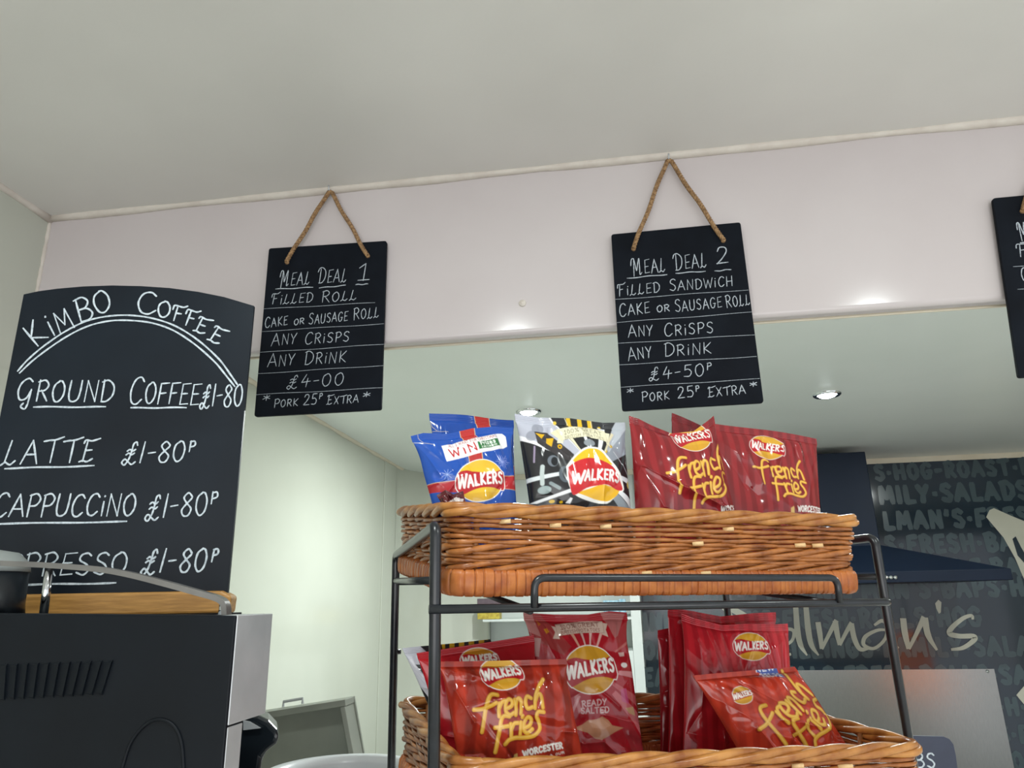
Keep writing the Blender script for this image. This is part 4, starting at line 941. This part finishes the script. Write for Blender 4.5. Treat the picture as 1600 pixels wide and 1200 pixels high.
def paint_black(A):
    def P(x, y): return (x / 7.5 + 795, y / 7.5 + 640)
    c = np.array(P(930, 760)); WH, GR = '#d9dce3', '#9aa0aa'
    def wedge(a0, a1, r0, r1, col, op=1):
        t0, t1 = math.radians(a0), math.radians(a1)
        A.poly([tuple(c + r * np.array([math.cos(t), -math.sin(t)])) for r, t in ((r0, t0), (r1, t0), (r1, t1), (r0, t1))], col, op)
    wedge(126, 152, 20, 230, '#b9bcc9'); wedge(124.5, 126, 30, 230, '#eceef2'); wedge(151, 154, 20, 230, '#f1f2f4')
    wedge(28, 60, 25, 200, '#8e949e'); wedge(50, 62, 40, 230, '#b4bac2')
    A.poly([P(650, 90), P(960, 120), P(975, 260), P(700, 260)], '#23221f')
    for k, x in enumerate((665, 800, 920)): A.poly([P(x, 90), P(x + 50, 95), P(x + 75, 250), P(x + 20, 250)], '#e6bd22')
    A.stroke([P(640, 80), P(720, 260)], 1.2, '#e8e4c8'); A.stroke([P(970, 130), P(985, 260)], 1.2, '#e8e4c8')
    A.ell(P(310, 250), 9, 9, '#8d909c', op=.8); A.ell(P(240, 330), 8, 8, '#8d909c', op=.8)
    A.poly([P(270, 280), P(430, 300), P(700, 560), P(700, 660), P(540, 600), P(300, 420)], '#3a3638')
    A.poly([P(280, 300), P(385, 318), P(345, 372)], '#e0b022'); A.poly([P(405, 365), P(490, 362), P(450, 470), P(395, 420)], '#e0b022'); A.ell(P(548, 468), 3.4, 3.8, '#d9a91f'); A.ell(P(548, 468), 1.4, 1.6, '#3a3638')
    A.ell(P(530, 165), 2.8, 2.8, '#e6c640'); A.ell(P(1065, 215), 2.6, 2.6, '#d8b52c'); A.stroke([P(1065, 215), P(1068, 300)], .8, '#b8962a'); A.ell(P(1160, 450), 3, 3, '#c9a42c'); A.ell(P(1080, 520), 2.5, 3, '#d8b52c')
    wedge(70, 78, 36, 75, '#e9ebee'); wedge(100, 104, 36, 75, '#e9ebee'); wedge(120, 124, 36, 75, '#e6dfc0'); wedge(58, 62, 36, 72, '#dfd6b4')
    A.ell(P(890, 425), 9, 6, '#8f969c')
    A.poly([P(130, 830), P(620, 760), P(620, 800), P(150, 880)], '#dfe6e8'); A.poly([P(230, 1110), P(640, 970), P(650, 1010), P(300, 1120)], '#eef0f2'); A.poly([P(590, 1130), P(640, 1070), P(665, 1080), P(640, 1140)], '#e9ebee')
    A.ell(P(460, 640), 8, 9, '#6f7780'); A.ell(P(475, 645), 5, 7, '#1f2226'); A.ell(P(590, 800), 10, 13, '#59636b'); A.ell(P(610, 800), 7, 10, '#23282c')
    A.stroke([P(345, 700), P(340, 780), P(345, 900)], 7, '#c3cfcd'); A.ell(P(370, 970), 9, 6, '#9db0b0'); A.stroke([P(430, 900), P(520, 960)], 6, '#8b9a9c')
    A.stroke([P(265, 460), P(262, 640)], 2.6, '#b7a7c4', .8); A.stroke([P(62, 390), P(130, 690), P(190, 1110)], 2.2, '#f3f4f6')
    wedge(-42, -34, 30, 200, '#e2e6ea'); wedge(-56, -43, 44, 200, '#8d979f'); wedge(-16, -8, 40, 120, '#dfe3e8'); A.ell(P(450, 1105), 4, 2.6, '#e0b622'); A.ell(P(545, 1118), 2.4, 2, '#e0b622'); A.ell(P(1370, 900), 3, 6, '#d9c06a')
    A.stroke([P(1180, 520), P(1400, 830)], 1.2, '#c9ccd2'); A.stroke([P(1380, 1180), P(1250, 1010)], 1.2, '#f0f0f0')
    A.banner(P(560, 250), P(1110, 265), 19, '#ece6c6', '#4b4a36', sag=7)
    A.poly([P(460, 290), P(560, 240), P(600, 410), P(520, 350)], '#e6dfba')
    # logo drawn out to a point at the top, as the film is pulled
    A.poly([tuple(c + np.array(p)) for p in catmull([(-41, -8), (-30, -22), (-14, -35), (0, -36.5), (12, -34), (24, -20), (40, 2), (47, 26), (36, 33), (18, 49), (-8, 46), (-32, 36), (-41, 18), (-42, -6)], 4)], '#f4f3ee', edge='#f4f3ee', ew=1.6)
    A.poly([tuple(c + np.array(p)) for p in catmull([(-34, -16), (-24, -26), (-12, -34), (0, -35), (11, -32), (24, -16), (28, -10), (14, -13), (-4, -15), (-22, -10)], 4)], '#efc02a')
    A.poly([tuple(c + np.array(p)) for p in catmull([(-30, 34), (-10, 28), (8, 22), (26, 24), (40, 27), (34, 38), (18, 47), (-2, 44)], 4)], '#efb92a')
    A.poly([tuple(c + np.array(p)) for p in catmull([(-40, -6), (-28, -15), (-8, -20), (10, -17), (28, -8), (38, 8), (46, 26), (38, 29), (20, 22), (4, 23), (-14, 27), (-34, 38), (-40, 22), (-41, 4)], 4)], '#cc2a30')
    a, b = c + np.array((-36, 20)), c + np.array((38, 17))
    A.text('W', a, a + (b - a) * .22, 18, 4.2, '#f6f4f0', slant=.2); A.text('ALKERS', a + (b - a) * .255 + (0, -3.5), b, 15.5, 3.9, '#f6f4f0', slant=.10, gap=.3, arch=3)

def small_print(A, a, b):
    a, b = np.array(a, float), np.array(b, float); d = b - a
    A.text('WORCESTER', a, b, 8.5, 2.3, '#f1ece6', arch=1.5); A.text('SAUCE FLAVOUR', a + (3, 9), b + (3, 8), 3, 1, '#e2cfc8')
def paint_ff(stripe, fr, logo, extra=None, w=5.4, sop=.5, scol='#63171a', txt=True, lkw={}):
    def f(A):
        A.stripes(*stripe, scol, .5, sop)
        A.logo(*logo, yel='#d9a534', txt=txt, **lkw)
        if fr: A.fries(fr, w=w)
        if extra: extra(A)
    return f
# --- top basket
packet(FT, .165, [(671, 645), (803, 656), (815, 890), (690, 890)], 'blue crisp packet with red ribbon, standing behind the other blue packet', lambda A: paint_blue(A, 22, -19, False), '#1d489c', seed=3, tilt=10, T=.017)
packet(FT, .085, [(641, 681), (801, 664), (818, 890), (700, 888)], 'blue crisp packet with white prize sticker, front left in the top basket', paint_blue, '#1f4ea6', seed=14, tilt=9, ears=.03,
       top=[(0, 1, 0), (.12, -1, 2), (.35, 2, 0), (.6, -2, 0), (.8, -1, 1), (1, 3, -2)], folds=[(.06, .10, .26, .30, 3, .05), (.10, .30, .30, .36, 2.5, .05)])
packet(FT, .100, [(803, 651), (977, 660), (997, 895), (838, 893)], 'black, white and yellow crisp packet in the middle of the top basket', paint_black, '#26272a', seed=21, tilt=9, T=.024, ears=.01,
       top=[(0, -3, 0), (.2, 1, 1), (.5, -2, 0), (.8, 1, 0), (1, 0, 2)], folds=[(.62, .75, .70, .35, 3.5, .04)])
ff = lambda k: None
packet(FT, .150, [(1048, 646), (1190, 700), (1200, 890), (1040, 880)], 'dark red crisp packet, only its pointed top corner showing behind the others', lambda A: A.stripes((1050, 700), (1190, 700), 9, '#5a1518', .5, .5), '#7a1d22', seed=32, tilt=8, T=.014)
packet(FT, .085, [(983, 652), (1112, 655), (1176, 895), (992, 893)], 'dark red crisp packet with yellow looped lettering, sagging top edge, in the top basket',
       paint_ff(((985, 720), (1150, 720), 10), [(1121, 695), (1029, 746), (1080, 793)], ((1075, 686), (31, -3), (2, 25)), lambda A: small_print(A, (1112, 806), (1165, 800))), '#93262b', seed=35, tilt=11, T=.026, ears=.0,
       top=[(0, -2, 0), (.1, 2, 3), (.35, 14, 0), (.5, 20, -4), (.75, 18, -4), (.92, 4, 3), (1, -3, 4)], folds=[(.02, .34, .42, .52, 7, .035), (.42, .52, .98, .66, 6, .03), (.02, .34, .2, .62, 3, .03)], crease=1.3)
packet(FT, .105, [(1112, 660), (1277, 685), (1292, 895), (1140, 893)], 'dark red crisp packet with yellow looped lettering, rightmost in the top basket',
       paint_ff(((1120, 730), (1280, 750), 11), [(1241.6, 723.6), (1168, 733), (1212, 779.5)], ((1191.8, 701.6), (26.5, 6.5), (-5, 19)), lambda A: (small_print(A, (1233, 803), (1280, 805)), A.poly([(1222, 812), (1221, 798), (1225, 795), (1228, 812)], '#d9b56a')), w=4.6), '#93282c', seed=41, tilt=10, T=.017,
       top=[(0, 0, 0), (1, 0, 0)], folds=[(.25, .22, .34, .42, 4, .03), (.2, .42, .3, .5, -5, .06)])
packet(FT, .060, [(683, 769), (724, 768), (748, 862), (718, 862)], 'small crumpled dark red packet tucked into the front left corner of the top basket',
       lambda A: (A.poly([(698, 786), (712, 777), (724, 780), (720, 792), (702, 794)], '#d9cfcb'), A.poly([(684, 780), (692, 778), (690, 800)], '#3a1a1c')), '#5c2226', seed=44, tilt=6, T=.010, NU=110, crease=2.5, top=[(0, 3, 0), (.3, -2, 3), (.6, 3, -3), (1, -1, 2)])
# --- lower basket
packet(FL, .235, [(628, 1013), (765, 999), (860, 1215), (716, 1225)], 'black and silver crisp packet leaning at the left end of the lower basket',
       lambda A: (A.poly([(628, 1012), (650, 1005), (690, 1040), (628, 1038)], '#b9bcc6'), A.poly([(630, 1036), (642, 1030), (700, 1110), (690, 1120)], '#c6c8d0'), A.poly([(690, 1003), (760, 995), (765, 1010), (692, 1016)], '#d9b02a'),
                  [A.poly([(696 + 15 * k, 1000), (703 + 15 * k, 1000), (703 + 15 * k, 1018), (696 + 15 * k, 1018)], '#26272a') for k in range(5)], A.ell((686, 1138), 4, 6, '#e0d06a'), A.ell((697, 1140), 5, 6, '#e8dc8a'), A.stroke([(668, 1070), (690, 1130)], 3, '#c9ccd0')), '#26272a', seed=52, tilt=10, T=.018)
packet(FL, .175, [(650, 1021), (834, 992), (868, 1240), (706, 1240)], 'bright red crisp packet behind the front lettered one in the lower basket', lambda A: (A.logo((746.7, 1031), (30, -2), (1, 19), yel='#c98a22')), '#ad1f28', seed=57, tilt=10, T=.018, crease=.8)
def paint_rs(A):
    def P(x, y): return (x / 4.9 + 820, y / 4.9 + 945)
    c = np.array(P(460, 500)); 
    for a0, a1, r0, r1, col in ((68, 72, 38, 62, '#d9a9a0'), (84, 88, 38, 70, '#d9b2aa'), (98, 102, 38, 70, '#d9b2aa'), (112, 116, 38, 70, '#cf9a84'), (128, 150, 45, 150, '#9a3a3a'), (-50, -40, 50, 200, '#c96a70'), (-62, -52, 60, 200, '#a03038'), (-36, -28, 40, 160, '#c05a60'), (-10, -2, 44, 90, '#d28a8e'), (-115, -111, 44, 80, '#c98084'), (32, 35, 50, 120, '#b8605c')):
        t0, t1 = math.radians(a0), math.radians(a1)
        A.poly([tuple(c + r * np.array([math.cos(t), -math.sin(t)])) for r, t in ((r0, t0), (r1, t0), (r1, t1), (r0, t1))], col)
    A.poly([P(-20, 40), P(60, 60), P(110, 250), P(20, 200)], '#b98a84', .6); A.poly([P(560, 60), P(760, 70), P(690, 240), P(660, 260)], '#b58a86', .5); A.poly([P(40, 250), P(110, 260), P(95, 400), P(40, 390)], '#c3a6a0', .7)
    A.poly([P(135, 190), P(165, 180), P(180, 210), P(150, 225)], '#c98a2a'); A.ell(P(215, 250), 2.2, 2.6, '#c97a5a'); A.poly([P(90, 110), P(120, 150), P(100, 165)], '#b5602c')
    A.ell(P(730, 465), 6, 4, '#ece6e2'); A.poly([P(690, 370), P(745, 365), P(745, 395), P(700, 400)], '#d8b4ae'); A.poly([P(690, 650), P(740, 640), P(760, 760), P(700, 740)], '#c75a8c', .7)
    A.poly([P(725, 790), P(800, 780), P(820, 850), P(760, 830)], '#c9a078')
    A.banner(P(225, 155), P(575, 130), 18, '#cdb7a8', '#7a2a2a', sag=2)
    A.logo(tuple(c), (41, -3), (3, 38), red='#ab1f2a', yel='#cf9a2e', yel2='#b87f22')
    A.text('READY', P(395, 780), P(572, 762), 8.5, 1.8, '#d9b9ba'); A.text('SALTED', P(388, 832), P(590, 822), 8.5, 1.8, '#d9b9ba')
    A.poly([P(*q) for q in [(340, 940), (400, 915), (440, 880), (510, 875), (545, 852), (590, 880), (625, 920), (710, 938), (640, 975), (590, 1005), (540, 1028), (495, 1020), (440, 975), (370, 955)]], '#c08a6a'); A.poly([P(*q) for q in [(440, 890), (540, 860), (610, 920), (560, 950), (470, 935)]], '#cfa084', .7)
packet(FL, .185, [(818, 957), (979, 957), (1016, 1235), (852, 1235)], 'bright red crisp packet with cream banner, tallest in the lower basket', paint_rs, '#a61c28', seed=63, tilt=9, T=.020, ears=.035,
       top=[(0, 0, 2), (.3, 2, -2), (.6, 3, 3), (.8, -1, 4), (1, 0, -3)], folds=[(.55, .45, .75, .55, 3, .04), (.35, .75, .55, .74, 3, .03), (.55, .74, .7, .82, 3, .03)])
packet(FL, .265, [(1026, 985), (1150, 962), (1170, 1235), (1030, 1235)], 'red crisp packet standing furthest back in the lower basket, mostly hidden', lambda A: None, '#97202a', seed=71, tilt=7, T=.012, NU=140)
packet(FL, .235, [(1042, 951), (1210, 957), (1225, 1235), (1040, 1235)], 'bright red striped crisp packet just behind the upright emblem packet, right of the lower basket', lambda A: A.stripes((1050, 1000), (1200, 1000), 10, '#7d141e', .5, .45), '#b8222e', seed=76, tilt=8, T=.013,
       top=[(0, -1, 0), (.2, 2, 3), (.5, 8, 0), (.8, 2, 0), (1, 0, 0)])
packet(FL, .190, [(1067, 962), (1233, 974), (1252, 1235), (1062, 1235)], 'red striped crisp packet with emblem, behind the toppling lettered packet', paint_ff(((1070, 1000), (1230, 1010), 11), None, ((1167.5, 1011), (28, 1), (0, 22)), sop=.4, scol='#7d141e'), '#bd2530', seed=83, tilt=9, T=.016,
       top=[(0, -4, 0), (.1, 2, 3), (.35, 9, -2), (.6, 5, 0), (.85, 3, 3), (1, 0, 0)], folds=[(.1, .05, .12, .6, 3, .03), (.0, .3, .3, .62, 3, .03)], crease=1.2)
def dext(A):
    A.poly([(1178, 1043), (1214, 1038), (1218, 1050), (1222, 1060), (1200, 1056), (1184, 1050)], '#4a5fa8'); A.text('NEW', (1182, 1050), (1212, 1046), 7, 1.5, '#eef0f8'); A.text('RECiPE', (1188, 1059), (1218, 1058), 6, 1.2, '#f4f4fa')
packet(FL, .105, [(1081, 1056), (1244, 1041), (1350, 1200), (1178, 1222)], 'orange red crisp packet with yellow looped lettering, toppling to the right in the lower basket',
       paint_ff(((1085, 1080), (1245, 1065), 10), [(1224.5, 1047.5), (1172, 1142), (1261, 1166)], ((1150, 1088.6), (16, -3), (3, 14)), dext, w=5.0, sop=.35, scol='#8a2420', lkw=dict(band=False)), '#c03c28', seed=91, tilt=16, T=.022,
       folds=[(.2, .55, .28, .95, 4, .03), (.45, .5, .85, .62, 4, .04)], crease=1.3)
packet(FL, .085, [(683, 1034), (884, 1030), (924, 1225), (718, 1230)], 'brownish red crisp packet with yellow looped lettering, front left in the lower basket',
       paint_ff(((700, 1100), (880, 1100), 6), [(842.5, 1062.5), (734.2, 1109.2), (781.7, 1161.7)], ((780, 1053), (33, -3), (2, 26)), lambda A: (small_print(A, (812, 1181), (872, 1168)), A.poly([(796, 1192), (797, 1178), (802, 1176), (805, 1192)], '#d9b56a')), sop=.55, scol='#6a1c18'), '#b03624', seed=97, tilt=10, T=.022, ears=.02,
       folds=[(.06, .25, .14, .5, 4, .03), (.14, .5, .0, .9, 3, .03)])
